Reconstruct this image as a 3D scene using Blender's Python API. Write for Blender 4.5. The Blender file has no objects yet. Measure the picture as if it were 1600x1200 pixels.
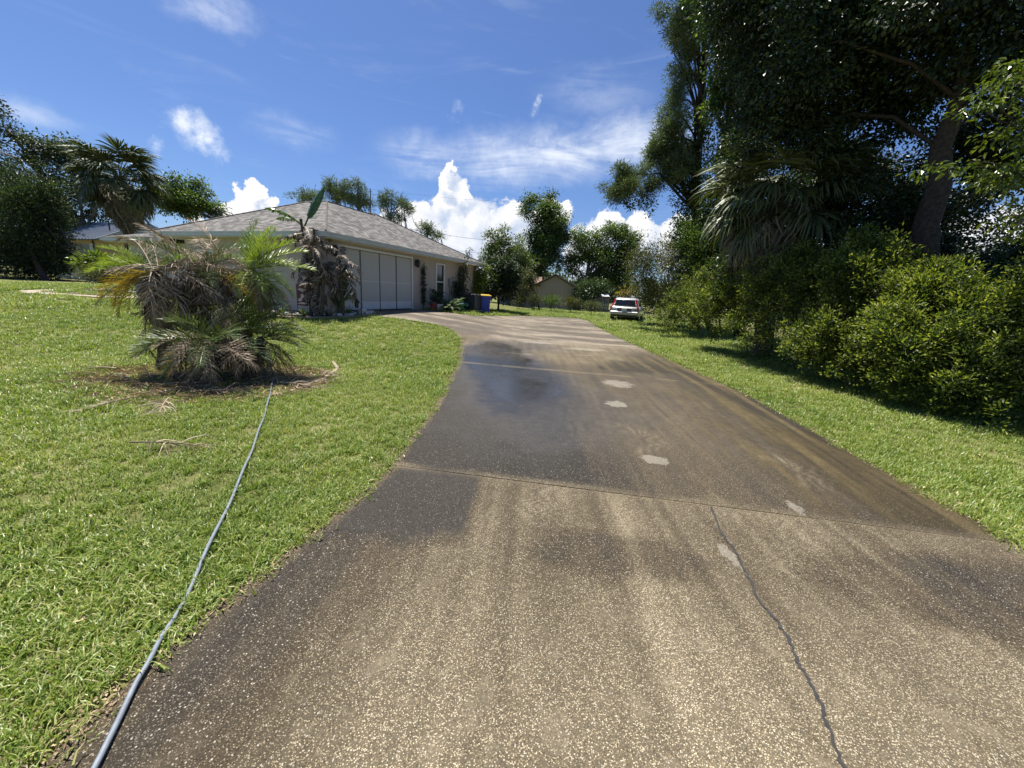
import bpy, math, random
import numpy as np
from mathutils import Vector, Matrix

# ------------------------------------------------------------------ camera, sky, sun, exposure
SC = bpy.context.scene
COL = SC.collection
rng = np.random.default_rng(7)
random.seed(7)

EYE = 1.6
cam_data = bpy.data.cameras.new('camera')
cam = bpy.data.objects.new('camera', cam_data)
COL.objects.link(cam)
p_, r_ = math.radians(13.3), math.radians(3.3)
fw = Vector((0, math.cos(p_), -math.sin(p_)))
up0 = Vector((0, math.sin(p_), math.cos(p_)))
rt0 = Vector((1, 0, 0))
rt = math.cos(r_) * rt0 + math.sin(r_) * up0
up = -math.sin(r_) * rt0 + math.cos(r_) * up0
cam.matrix_world = Matrix(((rt.x, up.x, -fw.x, 0), (rt.y, up.y, -fw.y, 0), (rt.z, up.z, -fw.z, EYE), (0, 0, 0, 1)))
cam_data.sensor_width = 36
cam_data.lens = 603 / 1600 * 36
cam_data.clip_start = 0.05
cam_data.clip_end = 2000
SC.camera = cam

SUN_V = Vector((-0.235, 0.225, 0.945)).normalized()
sun_data = bpy.data.lights.new('sun', 'SUN')
sun = bpy.data.objects.new('sun', sun_data)
COL.objects.link(sun)
sun.location = (0, 0, 40)
sun.rotation_euler = SUN_V.to_track_quat('Z', 'Y').to_euler()
sun_data.energy = 4.6
sun_data.angle = math.radians(0.53)
sun_data.color = (1.0, 0.955, 0.87)

SC.view_settings.view_transform = 'Standard'
SC.view_settings.look = 'None'
SC.view_settings.exposure = 1.1
SC.view_settings.gamma = 1.0
SC.view_settings.use_curve_mapping = False


class NT:
    """small helper round a node tree"""
    def __init__(s, tree):
        s.t = tree; s.n = tree.nodes; s.l = tree.links

    def add(s, kind, **kw):
        nd = s.n.new(kind)
        for k, v in kw.items():
            if k.startswith('i_'):
                nd.inputs[int(k[2:]) if k[2:].isdigit() else k[2:].replace('_', ' ')].default_value = v
            else:
                setattr(nd, k, v)
        return nd

    def put(s, sock, v):
        if isinstance(v, bpy.types.NodeSocket):
            s.l.new(v, sock)
        else:
            sock.default_value = v

    def math(s, op, a, b=0.0, c=None, clamp=False):
        nd = s.n.new('ShaderNodeMath'); nd.operation = op; nd.use_clamp = clamp
        s.put(nd.inputs[0], a); s.put(nd.inputs[1], b)
        if c is not None:
            s.put(nd.inputs[2], c)
        return nd.outputs[0]

    def vmath(s, op, a, b=None, scale=None):
        nd = s.n.new('ShaderNodeVectorMath'); nd.operation = op
        s.put(nd.inputs[0], a)
        if b is not None:
            s.put(nd.inputs[1], b)
        if scale is not None:
            s.put(nd.inputs['Scale'], scale)
        return nd.outputs['Value'] if op in ('DISTANCE', 'LENGTH', 'DOT_PRODUCT') else nd.outputs[0]

    def smooth(s, v, a, b, lo=0.0, hi=1.0):
        nd = s.n.new('ShaderNodeMapRange'); nd.interpolation_type = 'SMOOTHSTEP'
        s.put(nd.inputs['Value'], v)
        nd.inputs['From Min'].default_value = a; nd.inputs['From Max'].default_value = b
        nd.inputs['To Min'].default_value = lo; nd.inputs['To Max'].default_value = hi
        return nd.outputs[0]

    def noise(s, vec, scale, detail=4.0, rough=0.55, out='Fac', dist=0.0):
        nd = s.n.new('ShaderNodeTexNoise')
        if vec is not None:
            s.l.new(vec, nd.inputs['Vector'])
        nd.inputs['Scale'].default_value = scale
        nd.inputs['Detail'].default_value = detail
        nd.inputs['Roughness'].default_value = rough
        nd.inputs['Distortion'].default_value = dist
        return nd.outputs[out]

    def mix(s, fac, a, b, blend='MIX'):
        nd = s.n.new('ShaderNodeMix'); nd.data_type = 'RGBA'; nd.blend_type = blend
        s.put(nd.inputs[0], fac)
        for sock, v in ((nd.inputs[6], a), (nd.inputs[7], b)):
            if not isinstance(v, bpy.types.NodeSocket) and len(v) == 3:
                v = (*v, 1)
            s.put(sock, v)
        return nd.outputs[2]

    def ramp(s, fac, stops):
        nd = s.n.new('ShaderNodeValToRGB')
        el = nd.color_ramp.elements
        while len(el) < len(stops):
            el.new(0.5)
        for e, (pos, c) in zip(el, stops):
            e.position = pos; e.color = (*c, 1)
        s.put(nd.inputs[0], fac)
        return nd.outputs[0]

    def attr(s, name, out='Fac'):
        nd = s.n.new('ShaderNodeAttribute'); nd.attribute_name = name
        return nd.outputs[out]


world = bpy.data.worlds.new('World')
SC.world = world
world.use_nodes = True
w = NT(world.node_tree)
w.n.clear()
sky = w.add('ShaderNodeTexSky', sky_type='NISHITA', sun_disc=False)
sky.sun_elevation = math.asin(SUN_V.z)
sky.sun_rotation = math.atan2(SUN_V.x, SUN_V.y)
sky.air_density = 1.0
sky.dust_density = 0.7
sky.ozone_density = 3.0
tc = w.add('ShaderNodeTexCoord')
dirv = w.vmath('NORMALIZE', tc.outputs['Generated'])
SKY_K = 0.060
skyc = w.vmath('SCALE', w.vmath('MULTIPLY', sky.outputs[0], (0.60, 0.735, 1.0)), scale=SKY_K)
# cumulus: a union of soft balls in direction space whose edges are broken by billowing noise
nz1 = w.noise(dirv, 26.0, 6.0, 0.62, 'Color')
nz2 = w.noise(dirv, 9.0, 3.0, 0.5, 'Color')
wob = w.vmath('ADD', w.vmath('SCALE', w.vmath('SUBTRACT', nz1, (0.5, 0.5, 0.5)), scale=0.075),
              w.vmath('SCALE', w.vmath('SUBTRACT', nz2, (0.5, 0.5, 0.5)), scale=0.05))
cd = w.vmath('ADD', dirv, wob)
cd2 = w.vmath('ADD', cd, (-0.010, 0.0, 0.022))
CUM = [((-0.1682,0.9518,0.2565), .020), ((-0.1717,0.9582,0.2289), .034), ((-0.1404,0.9679,0.2085), .038), ((-0.1798,0.9668,0.1813), .042), ((-0.1058,0.9823,0.1543), .052),
       ((-0.2452,0.9593,0.1402), .055), ((-0.0224,0.9858,0.1665), .055), ((-0.3011,0.9459,0.1212), .040), ((-0.1430,0.9845,0.1018), .13), ((0.0697,0.9844,0.1613), .05), ((0.1056,0.9781,0.1792), .03),
       ((-0.5355,0.8281,0.1657), .022), ((-0.5458,0.8252,0.1456), .032), ((-0.5165,0.8437,0.1463), .024), ((-0.5709,0.8111,0.1273), .022),
       ((0.2041,0.9667,0.1544), .045), ((0.2764,0.9509,0.1393), .06), ((0.3577,0.9257,0.1226), .07), ((-0.0338,0.9957,0.0866), .1), ((-0.2614,0.9626,0.0712), .08), ((0.1824,0.9784,0.0970), .08),
       ((-0.6238,0.7754,0.0983), .02), ((0.4389,0.8891,0.1296), .06), ((0.5419,0.8323,0.1161), .07), ((0.7314,0.6772,0.0801), .09), ((0.7909,0.6079,0.0701), .1)]


def cloud_field(d):
    f = None
    for c, r in CUM:
        v = w.math('SUBTRACT', 1.0, w.math('DIVIDE', w.vmath('DISTANCE', d, c), r))
        f = v if f is None else w.math('MAXIMUM', f, v)
    return f


fa = cloud_field(cd)
fb = cloud_field(cd2)
mask = w.smooth(fa, 0.0, 0.16)
lit = w.smooth(w.math('SUBTRACT', fa, fb), -0.45, 0.65)
body = w.noise(dirv, 34.0, 5.0, 0.6)
shade = w.math('MULTIPLY_ADD', lit, 0.85, w.math('MULTIPLY_ADD', body, 0.8, -.18), clamp=True)
ccol = w.mix(shade, (0.22, 0.275, 0.38), (0.50, 0.50, 0.505))
# thin cirrus streaks and small puffs
sepz = w.add('ShaderNodeSeparateXYZ'); w.l.new(dirv, sepz.inputs[0])
mp = w.add('ShaderNodeMapping'); w.l.new(dirv, mp.inputs[0])
mp.inputs['Rotation'].default_value = (0, math.radians(-14), 0); mp.inputs['Scale'].default_value = (2.3, 2.3, 12.0)
cir = w.noise(mp.outputs[0], 1.5, 8.0, 0.66, dist=0.8)
fine = w.noise(dirv, 38.0, 6.0, 0.62)


def zone(c, rad, power=1.0):
    off_ = w.vmath('SUBTRACT', w.vmath('ADD', dirv, w.vmath('SCALE', wob, scale=0.6)), c)
    return w.smooth(w.vmath('LENGTH', w.vmath('MULTIPLY', off_, (1.0, 1.0, 2.6))), rad, 0.0)


WISP = [((-0.1975,0.9392,0.2810), .16, .7), ((-0.0575,0.9562,0.2870), .19, .95), ((0.0837,0.9487,0.3049), .20, 1.0), ((0.2158,0.9219,0.3218), .19, .9), ((0.1360,0.9062,0.4005), .16, .3),
        ((-0.5282,0.7372,0.4214), .09, .7), ((-0.4933,0.7549,0.4321), .05, .5), ((-0.4548,0.8449,0.2815), .10, .4), ((-0.7379,0.6390,0.2172), .07, .45)]
wis = None
for c, r, k in WISP:
    v = w.math('MULTIPLY', zone(c, r), k)
    wis = v if wis is None else w.math('MAXIMUM', wis, v)
wmask = w.math('MULTIPLY', wis, w.smooth(w.math('MULTIPLY_ADD', fine, 0.22, w.math('MULTIPLY', cir, 0.85)), 0.30, 0.74), clamp=True)
veil = w.math('MULTIPLY', w.smooth(cir, 0.50, 0.85), 0.16)
PUFF = [((-0.5944,0.7645,0.2494), .038, .95), ((-0.5842,0.7758,0.2385), .042, 1.0), ((-0.6440,0.7336,0.2169), .022, .6), ((0.0092,0.9229,0.3849), .017, .7), ((-0.1509,0.9169,0.3696), .020, .3), ((-0.5672,0.7926,0.2238), .022, .35)]
pf = None
for c, r, k in PUFF:
    v = w.math('MULTIPLY', w.smooth(w.vmath('DISTANCE', w.vmath('ADD', dirv, w.vmath('SCALE', wob, scale=0.9)), c), r, r * 0.1), k)
    pf = v if pf is None else w.math('MAXIMUM', pf, v)
pmask = w.math('MULTIPLY', pf, w.smooth(fine, 0.22, 0.62), clamp=True)
up_only = w.smooth(sepz.outputs[2], 0.0, 0.05)
thin = w.math('MAXIMUM', w.math('MAXIMUM', wmask, veil), pmask)
c1 = w.mix(w.math('MULTIPLY', thin, up_only), skyc, (0.44, 0.47, 0.52))
c2 = w.mix(mask, c1, ccol)
bg = w.add('ShaderNodeBackground'); w.l.new(c2, bg.inputs[0]); bg.inputs[1].default_value = 1.0
wo = w.add('ShaderNodeOutputWorld'); w.l.new(bg.outputs[0], wo.inputs[0])
world.cycles.sampling_method = 'MANUAL'
world.cycles.sample_map_resolution = 512
SC.cycles.max_bounces = 6
SC.cycles.diffuse_bounces = 3
SC.cycles.transmission_bounces = 3
SC.cycles.transparent_max_bounces = 6
SC.cycles.use_denoising = True
SC.cycles.denoising_prefilter = 'ACCURATE'

# ------------------------------------------------------------------ helpers


def S(t):
    t = np.clip(t, 0, 1)
    return t * t * (3 - 2 * t)


def terr(x, y):
    yy = np.clip(np.asarray(y, float) - 4, 0, 60)
    return .012 * yy * yy / (yy + 3) + .45 * S((1 - np.asarray(x, float)) / 6) * S((np.asarray(y, float) - 7) / 9)


def vnoise(x, y, seed=0):
    """smooth value noise, about -1..1"""
    xi, yi = np.floor(x).astype(int), np.floor(y).astype(int)
    u, v = x - xi, y - yi
    u, v = u * u * (3 - 2 * u), v * v * (3 - 2 * v)

    def h(a, b):
        n = (a * 374761393 + b * 668265263 + seed * 974711) & 0xffffffff
        n = ((n ^ (n >> 13)) * 1274126177) & 0xffffffff
        return ((n ^ (n >> 16)) & 0xffff) / 32767.5 - 1
    a, b, c, d = h(xi, yi), h(xi + 1, yi), h(xi, yi + 1), h(xi + 1, yi + 1)
    return (a * (1 - u) + b * u) * (1 - v) + (c * (1 - u) + d * u) * v


def fbm(x, y, oct=5, seed=0, gain=.5):
    s, a, k = 0, 1, 0
    for i in range(oct):
        s = s + a * vnoise(x * 2 ** i, y * 2 ** i, seed + i * 17); k += a; a *= gain
    return s / k


def fast_mesh(name, verts, faces=None, quads=None, tris=None, mats=(), attrs=None, smooth=False):
    """mesh from arrays; faces: list of index lists, quads / tris: index arrays"""
    me = bpy.data.meshes.new(name)
    verts = np.asarray(verts, np.float32)
    loops, starts = [], []
    n = 0
    for arr, k in ((quads, 4), (tris, 3)):
        if arr is not None and len(arr):
            arr = np.asarray(arr, np.int32)
            loops.append(arr.ravel()); starts.append(n + np.arange(len(arr)) * k); n += arr.size
    if faces:
        for f in faces:
            loops.append(np.asarray(f, np.int32)); starts.append(np.array([n])); n += len(f)
    loops = np.concatenate(loops); starts = np.concatenate(starts).astype(np.int32)
    me.vertices.add(len(verts)); me.vertices.foreach_set('co', verts.ravel())
    me.loops.add(len(loops)); me.loops.foreach_set('vertex_index', loops)
    me.polygons.add(len(starts)); me.polygons.foreach_set('loop_start', starts)
    me.polygons.foreach_set('use_smooth', np.full(len(starts), bool(smooth)))
    for m in mats:
        me.materials.append(m)
    for k, v in (attrs or {}).items():
        v = np.asarray(v, np.float32)
        if v.ndim == 1:
            at = me.attributes.new(k, 'FLOAT', 'POINT'); at.data.foreach_set('value', v)
        elif v.shape[1] == 3:
            at = me.attributes.new(k, 'FLOAT_VECTOR', 'POINT'); at.data.foreach_set('vector', v.ravel())
        else:
            at = me.attributes.new(k, 'FLOAT_COLOR', 'POINT'); at.data.foreach_set('color', v.ravel())
    me.update(calc_edges=True)
    me.validate()
    return me


def tag(o, label=None, cat=None, group=None, kind=None):
    for k, v in (('label', label), ('category', cat), ('group', group), ('kind', kind)):
        if v:
            o[k] = v
    return o


def link(name, me, parent=None, loc=None, mat=None):
    o = bpy.data.objects.new(name, me); COL.objects.link(o)
    if parent is not None:
        o.parent = parent
    if loc is not None:
        o.location = loc
    return o


def root(name, loc, label, cat, group=None, rz=0.0):
    o = bpy.data.objects.new(name, None); COL.objects.link(o)
    o.empty_display_size = 0.2
    o.location = loc; o.rotation_euler = (0, 0, rz)
    return tag(o, label, cat, group)


class MB:
    """collects boxes, tubes, lathes and sheets into one mesh"""
    def __init__(s):
        s.v = []; s.f = []; s.sm = False

    def add(s, v, f):
        n = len(s.v); s.v += [tuple(map(float, p)) for p in v]; s.f += [[n + i for i in q] for q in f]
        return s

    def box(s, c, d, bev=0.0, rz=0.0, tilt=None):
        x, y, z = d[0] / 2, d[1] / 2, d[2] / 2
        if bev:
            b = min(bev, x * .9, y * .9, z * .9)
            v = []
            for sz in (-1, 1):
                for ins in ((0, 1) if sz < 0 else (1, 0)):
                    pass
            ring = lambda X, Y, Z, c_: [(X - c_, -Y, Z), (X, -Y + c_, Z), (X, Y - c_, Z), (X - c_, Y, Z), (-X + c_, Y, Z), (-X, Y - c_, Z), (-X, -Y + c_, Z), (-X + c_, -Y, Z)]
            v = ring(x - b, y - b, -z, b * .5) + ring(x, y, -z + b, b) + ring(x, y, z - b, b) + ring(x - b, y - b, z, b * .5)
            f = [list(range(7, -1, -1)), list(range(24, 32))]
            for k in range(3):
                for i in range(8):
                    j = (i + 1) % 8
                    f.append([k * 8 + i, k * 8 + j, k * 8 + 8 + j, k * 8 + 8 + i])
        else:
            v = [(-x, -y, -z), (x, -y, -z), (x, y, -z), (-x, y, -z), (-x, -y, z), (x, -y, z), (x, y, z), (-x, y, z)]
            f = [[3, 2, 1, 0], [4, 5, 6, 7], [0, 1, 5, 4], [1, 2, 6, 5], [2, 3, 7, 6], [3, 0, 4, 7]]
        M = Matrix.Rotation(rz, 4, 'Z')
        if tilt:
            M = M @ Matrix.Rotation(tilt[1], 4, tilt[0])
        return s.add([M @ Vector(p) + Vector(c) for p in v], f)

    def tube(s, pts, rad, sides=6, cap=True):
        pts = [Vector(p) for p in pts]
        if not hasattr(rad, '__len__'):
            rad = [rad] * len(pts)
        v, f = [], []
        prev = None
        for i, p in enumerate(pts):
            t = (pts[min(i + 1, len(pts) - 1)] - pts[max(i - 1, 0)]).normalized()
            if prev is None:
                a = t.orthogonal().normalized()
            else:
                a = (prev - t * prev.dot(t))
                a = a.normalized() if a.length > 1e-6 else t.orthogonal().normalized()
            prev = a
            b = t.cross(a)
            for k in range(sides):
                an = 2 * math.pi * k / sides
                v.append(p + (a * math.cos(an) + b * math.sin(an)) * rad[i])
        for i in range(len(pts) - 1):
            for k in range(sides):
                j = (k + 1) % sides
                f.append([i * sides + k, i * sides + j, (i + 1) * sides + j, (i + 1) * sides + k])
        if cap:
            f.append(list(range(sides - 1, -1, -1))); f.append([(len(pts) - 1) * sides + k for k in range(sides)])
        return s.add(v, f)

    def lathe(s, c, prof, sides=16):
        v, f = [], []
        for r, z in prof:
            for k in range(sides):
                an = 2 * math.pi * k / sides
                v.append((c[0] + r * math.cos(an), c[1] + r * math.sin(an), c[2] + z))
        for i in range(len(prof) - 1):
            for k in range(sides):
                j = (k + 1) % sides
                f.append([i * sides + k, i * sides + j, (i + 1) * sides + j, (i + 1) * sides + k])
        f.append(list(range(sides - 1, -1, -1))); f.append([(len(prof) - 1) * sides + k for k in range(sides)])
        return s.add(v, f)

    def mesh(s, name, mat, smooth=False):
        return fast_mesh(name, s.v, faces=s.f, mats=[mat] if mat else [], smooth=smooth)

    def build(s, name, mat, parent=None, smooth=False, loc=None):
        return link(name, s.mesh(name, mat, smooth), parent, loc)


# ------------------------------------------------------------------ materials
def material(name):
    m = bpy.data.materials.new(name); m.use_nodes = True
    t = NT(m.node_tree); t.n.clear()
    out = t.add('ShaderNodeOutputMaterial')
    b = t.add('ShaderNodeBsdfPrincipled')
    t.l.new(b.outputs[0], out.inputs[0])
    return m, t, b, out


def simple(name, col, rough=.6, metal=0.0, var=.15, scale=8.0, bump=0.0, bscale=40.0, spec=.5, coat=0.0):
    m, t, b, out = material(name)
    g = t.add('ShaderNodeTexCoord')
    n = t.noise(g.outputs['Object'], scale, 6.0, .6)
    k = t.smooth(n, .25, .75, 1 - var, 1 + var)
    c = t.vmath('SCALE', (*col,), scale=k)
    t.l.new(c, b.inputs['Base Color'])
    b.inputs['Roughness'].default_value = rough
    b.inputs['Metallic'].default_value = metal
    b.inputs['Specular IOR Level'].default_value = spec
    b.inputs['Coat Weight'].default_value = coat
    if bump:
        bp = t.add('ShaderNodeBump'); bp.inputs['Strength'].default_value = bump; bp.inputs['Distance'].default_value = .01
        t.l.new(t.noise(g.outputs['Object'], bscale, 5.0, .6), bp.inputs['Height']); t.l.new(bp.outputs[0], b.inputs['Normal'])
    return m


def leaf_mat(name, stops, rough=.45, transl=.25, spec=.5, tcol=(1.25, 1.3, .55), patch=None):
    m, t, b, out = material(name)
    a = t.attr('tint')
    if patch:
        g = t.add('ShaderNodeNewGeometry')
        pn = t.noise(g.outputs['Position'], patch[0], 4.0, .6)
        a = t.math('MULTIPLY_ADD', t.math('SUBTRACT', pn, .5), patch[1], a, clamp=True)
    c = t.ramp(a, stops)
    t.l.new(c, b.inputs['Base Color'])
    b.inputs['Roughness'].default_value = rough
    b.inputs['Specular IOR Level'].default_value = spec
    tr = t.add('ShaderNodeBsdfTranslucent')
    t.l.new(t.vmath('MULTIPLY', c, tcol), tr.inputs[0])
    mx = t.add('ShaderNodeMixShader'); mx.inputs[0].default_value = transl
    t.l.new(b.outputs[0], mx.inputs[1]); t.l.new(tr.outputs[0], mx.inputs[2]); t.l.new(mx.outputs[0], out.inputs[0])
    return m


M = {}
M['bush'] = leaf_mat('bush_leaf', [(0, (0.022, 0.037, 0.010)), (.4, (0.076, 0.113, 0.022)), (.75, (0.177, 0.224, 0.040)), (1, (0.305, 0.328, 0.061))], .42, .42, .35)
M['olive'] = leaf_mat('olive_leaf', [(0, (0.025, 0.034, 0.010)), (.6, (0.087, 0.098, 0.024)), (1, (0.161, 0.154, 0.036))], .5, 0.3)
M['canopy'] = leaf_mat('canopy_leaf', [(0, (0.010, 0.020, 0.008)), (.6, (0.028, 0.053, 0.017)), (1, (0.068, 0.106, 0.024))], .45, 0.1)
M['spray'] = leaf_mat('spray_leaf', [(0, (0.041, 0.069, 0.010)), (.6, (0.095, 0.138, 0.014)), (1, (0.189, 0.218, 0.021))], .32, .32, .6)
M['vine'] = leaf_mat('vine_leaf', [(0, (0.015, 0.030, 0.010)), (.6, (0.041, 0.075, 0.020)), (1, (0.105, 0.149, 0.033))], .42, 0.25)
M['needle'] = leaf_mat('needle', [(0, (0.061, 0.090, 0.048)), (.6, (0.138, 0.185, 0.076)), (1, (0.245, 0.269, 0.103))], .55, 0.22)
M['oak'] = leaf_mat('oak_leaf', [(0, (0.020, 0.035, 0.017)), (.6, (0.051, 0.072, 0.029)), (1, (0.102, 0.123, 0.043))], .5, 0.28)
M['green'] = leaf_mat('mid_green_leaf', [(0, (0.031, 0.060, 0.018)), (.6, (0.088, 0.140, 0.031)), (1, (0.175, 0.236, 0.053))], .45, 0.38)
M['farpale'] = leaf_mat('pale_green_leaf', [(0, (0.047, 0.078, 0.028)), (.6, (0.116, 0.163, 0.054)), (1, (0.202, 0.248, 0.078))], .5, 0.35)
M['conifer'] = leaf_mat('dark_shrub_leaf', [(0, (0.014, 0.028, 0.014)), (.6, (0.036, 0.063, 0.025)), (1, (0.091, 0.119, 0.035))], .5, 0.22)
M['croton'] = leaf_mat('bright_shrub_leaf', [(0, (.05, .09, .015)), (.6, (.13, .19, .03)), (1, (.26, .29, .05))], .4, .3)
M['weed'] = leaf_mat('weed_leaf', [(0, (.05, .06, .02)), (.6, (.10, .13, .04)), (1, (.17, .17, .08))], .6, .2)
M['grass'] = leaf_mat('grass_blade', [(0, (0.086, 0.139, 0.023)), (.35, (0.179, 0.257, 0.041)), (.62, (0.286, 0.344, 0.073)), (.85, (0.429, 0.418, 0.157)), (1, (0.600, 0.527, 0.367))], .42, .30, .45, (1.2, 1.3, .5), patch=(.55, .55))
M['litter'] = leaf_mat('dry_litter', [(0, (0.095, 0.066, 0.037)), (.5, (0.253, 0.181, 0.104)), (1, (0.522, 0.413, 0.258))], .8, .05)
M['frond_green'] = leaf_mat('frond_green', [(0, (0.083, 0.131, 0.022)), (.5, (0.198, 0.277, 0.043)), (1, (0.363, 0.400, 0.077))], .38, .28, .5)
M['frond_dark'] = leaf_mat('frond_dark', [(0, (0.032, 0.053, 0.016)), (.5, (0.078, 0.115, 0.028)), (1, (0.147, 0.176, 0.047))], .38, .15, .6)
M['frond_yellow'] = leaf_mat('frond_yellow', [(0, (0.208, 0.143, 0.019)), (.5, (0.468, 0.312, 0.033)), (1, (0.598, 0.468, 0.078))], .5, .25)
M['frond_dead'] = leaf_mat('frond_dead', [(0, (0.076, 0.054, 0.034)), (.45, (0.185, 0.138, 0.092)), (.72, (0.470, 0.377, 0.273)), (1, (0.762, 0.643, 0.493))], .75, .06, .3, (1, .9, .8))
M['frond_shade'] = leaf_mat('frond_shade', [(0, (0.029, 0.020, 0.011)), (.5, (0.085, 0.060, 0.036)), (1, (0.221, 0.167, 0.109))], .8, .05, .2, (1, .9, .8))  # darker dead-frond colour, painting in the shade deep inside the clump
M['fan_green'] = leaf_mat('fan_green', [(0, (0.027, 0.042, 0.017)), (.5, (0.068, 0.090, 0.032)), (1, (0.150, 0.165, 0.060))], .5, .12, .4)
M['fan_dead'] = leaf_mat('fan_dead', [(0, (0.070, 0.059, 0.042)), (.5, (0.168, 0.147, 0.105)), (1, (0.336, 0.294, 0.224))], .6, .06, .3, (1, .9, .8))
M['banana_green'] = leaf_mat('paddle_green', [(0, (.02, .045, .012)), (.5, (.05, .10, .022)), (1, (.14, .22, .04))], .3, .25, .6)
M['banana_dead'] = leaf_mat('paddle_dead', [(0, (0.033, 0.022, 0.017)), (.45, (0.085, 0.060, 0.045)), (.72, (0.26, 0.20, 0.15)), (1, (0.56, 0.47, 0.38))], .6, .08, .4, (1, .85, .7))

M['bark'] = simple('bark', (.055, .044, .034), .9, var=.45, scale=14, bump=1.0, bscale=22, spec=.2)
M['bark_far'] = simple('grey_bark', (.16, .135, .11), .9, var=.3, scale=5, spec=.2)
M['palm_bark'] = simple('palm_bark', (.10, .08, .06), .9, var=.45, scale=18, bump=1.0, bscale=30, spec=.2)
M['stucco'] = simple('stucco', (.46, .395, .335), .9, var=.06, scale=1.4, bump=.2, bscale=120, spec=.2)
M['stucco_left'] = simple('stucco_grey', (.50, .50, .48), .9, var=.05, scale=1.4, bump=.3, bscale=120, spec=.2)
M['trim'] = simple('white_trim', (.70, .70, .67), .5, var=.06, scale=3)
M['fascia'] = simple('fascia_paint', (.52, .53, .48), .5, var=.08, scale=3)
M['soffit'] = simple('soffit', (.62, .60, .55), .7, var=.05)
M['screen'] = simple('screen_panel', (.50, .49, .45), .75, var=.05, scale=.8, bump=.1, bscale=200, spec=.25)
M['screen_low'] = simple('kick_panel', (.66, .67, .66), .5, var=.05, scale=.8)
M['mullion'] = simple('mullion', (.12, .12, .12), .5, var=.1)
M['black'] = simple('black_metal', (.015, .015, .016), .4, var=.2)
M['dark_grey'] = simple('dark_grey_metal', (.07, .075, .075), .5, var=.2)
M['grey_box'] = simple('grey_box', (.25, .25, .24), .5, var=.1)
M['shutter'] = simple('blue_shutter', (.045, .06, .07), .5, var=.15)
M['blue'] = simple('bin_blue', (.022, .05, .36), .5, var=.12, scale=4)
M['yellow'] = simple('bin_yellow', (.72, .50, .05), .4, var=.08)
M['rubber'] = simple('rubber', (.02, .02, .02), .8, var=.2)
M['red'] = simple('red_clay', (.30, .05, .03), .7, var=.2)
M['white_pot'] = simple('white_pot', (.62, .60, .56), .6, var=.12)
M['turtle'] = simple('green_plastic', (.015, .14, .075), .4, var=.12)
M['hose'] = simple('hose_grey', (.18, .205, .235), .38, var=.18, scale=30)
M['concrete'] = simple('pale_concrete', (.30, .255, .19), .9, var=.25, scale=3, bump=.4, bscale=60, spec=.2)
M['curb'] = simple('curb_concrete', (.30, .22, .165), .9, var=.25, scale=3, bump=.4, bscale=60, spec=.2)
M['mulch'] = simple('mulch', (.15, .132, .105), .95, var=.6, scale=18, bump=1.0, bscale=50, spec=.1)
M['rock'] = simple('white_rock', (.62, .58, .52), .85, var=.2, scale=6, bump=.5, bscale=20)
M['plank'] = simple('plank', (.24, .195, .13), .85, var=.25, scale=12)
M['patch'] = simple('repair_cement', (.43, .40, .34), .9, var=.25, scale=9, bump=.5, bscale=90, spec=.2)
M['crack'] = simple('crack_filler', (.030, .028, .027), .85, var=.4, scale=40, bump=.6, bscale=90)
M['sand'] = simple('joint_sand', (.16, .12, .07), .95, var=.4, scale=30, bump=.6, bscale=120)
M['neigh_wall'] = simple('tan_wall', (.42, .31, .19), .9, var=.06)
M['shed_wall'] = simple('shed_wall', (.33, .275, .205), .9, var=.08, scale=1)
M['shed_roof'] = simple('brown_roof', (.23, .15, .11), .9, var=.2, scale=4)
M['white_paint'] = simple('white_paint', (.66, .67, .66), .6, var=.06)
M['fence'] = simple('grey_fence', (.20, .20, .20), .85, var=.35, scale=2)
M['wire'] = simple('wire', (.03, .03, .03), .6, var=.1)
M['car'] = simple('silver_paint', (.47, .465, .45), .28, metal=.25, var=.03, scale=1, coat=.6)
M['car_dark'] = simple('dark_plastic', (.03, .03, .032), .55, var=.1)
M['tail'] = simple('tail_red', (.30, .006, .010), .2, var=.1, coat=.7)
M['chrome'] = simple('alloy', (.55, .55, .56), .3, metal=.8, var=.05)
M['plate'] = simple('plate_white', (.62, .62, .60), .5, var=.05)
M['flag_red'] = simple('flag_red', (.09, .022, .03), .8, var=.4, scale=14)
M['flag_pale'] = simple('flag_pale', (.42, .33, .32), .8, var=.3, scale=14)


def glass(name, col, rough=.04):
    m, t, b, out = material(name)
    b.inputs['Base Color'].default_value = (*col, 1)
    b.inputs['Roughness'].default_value = rough
    b.inputs['Specular IOR Level'].default_value = .5
    b.inputs['Coat Weight'].default_value = .2
    b.inputs['Coat Roughness'].default_value = .02
    return m


M['glass'] = glass('window_glass', (.006, .009, .009), .06)
M['carglass'] = glass('car_glass', (.006, .008, .011))


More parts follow.
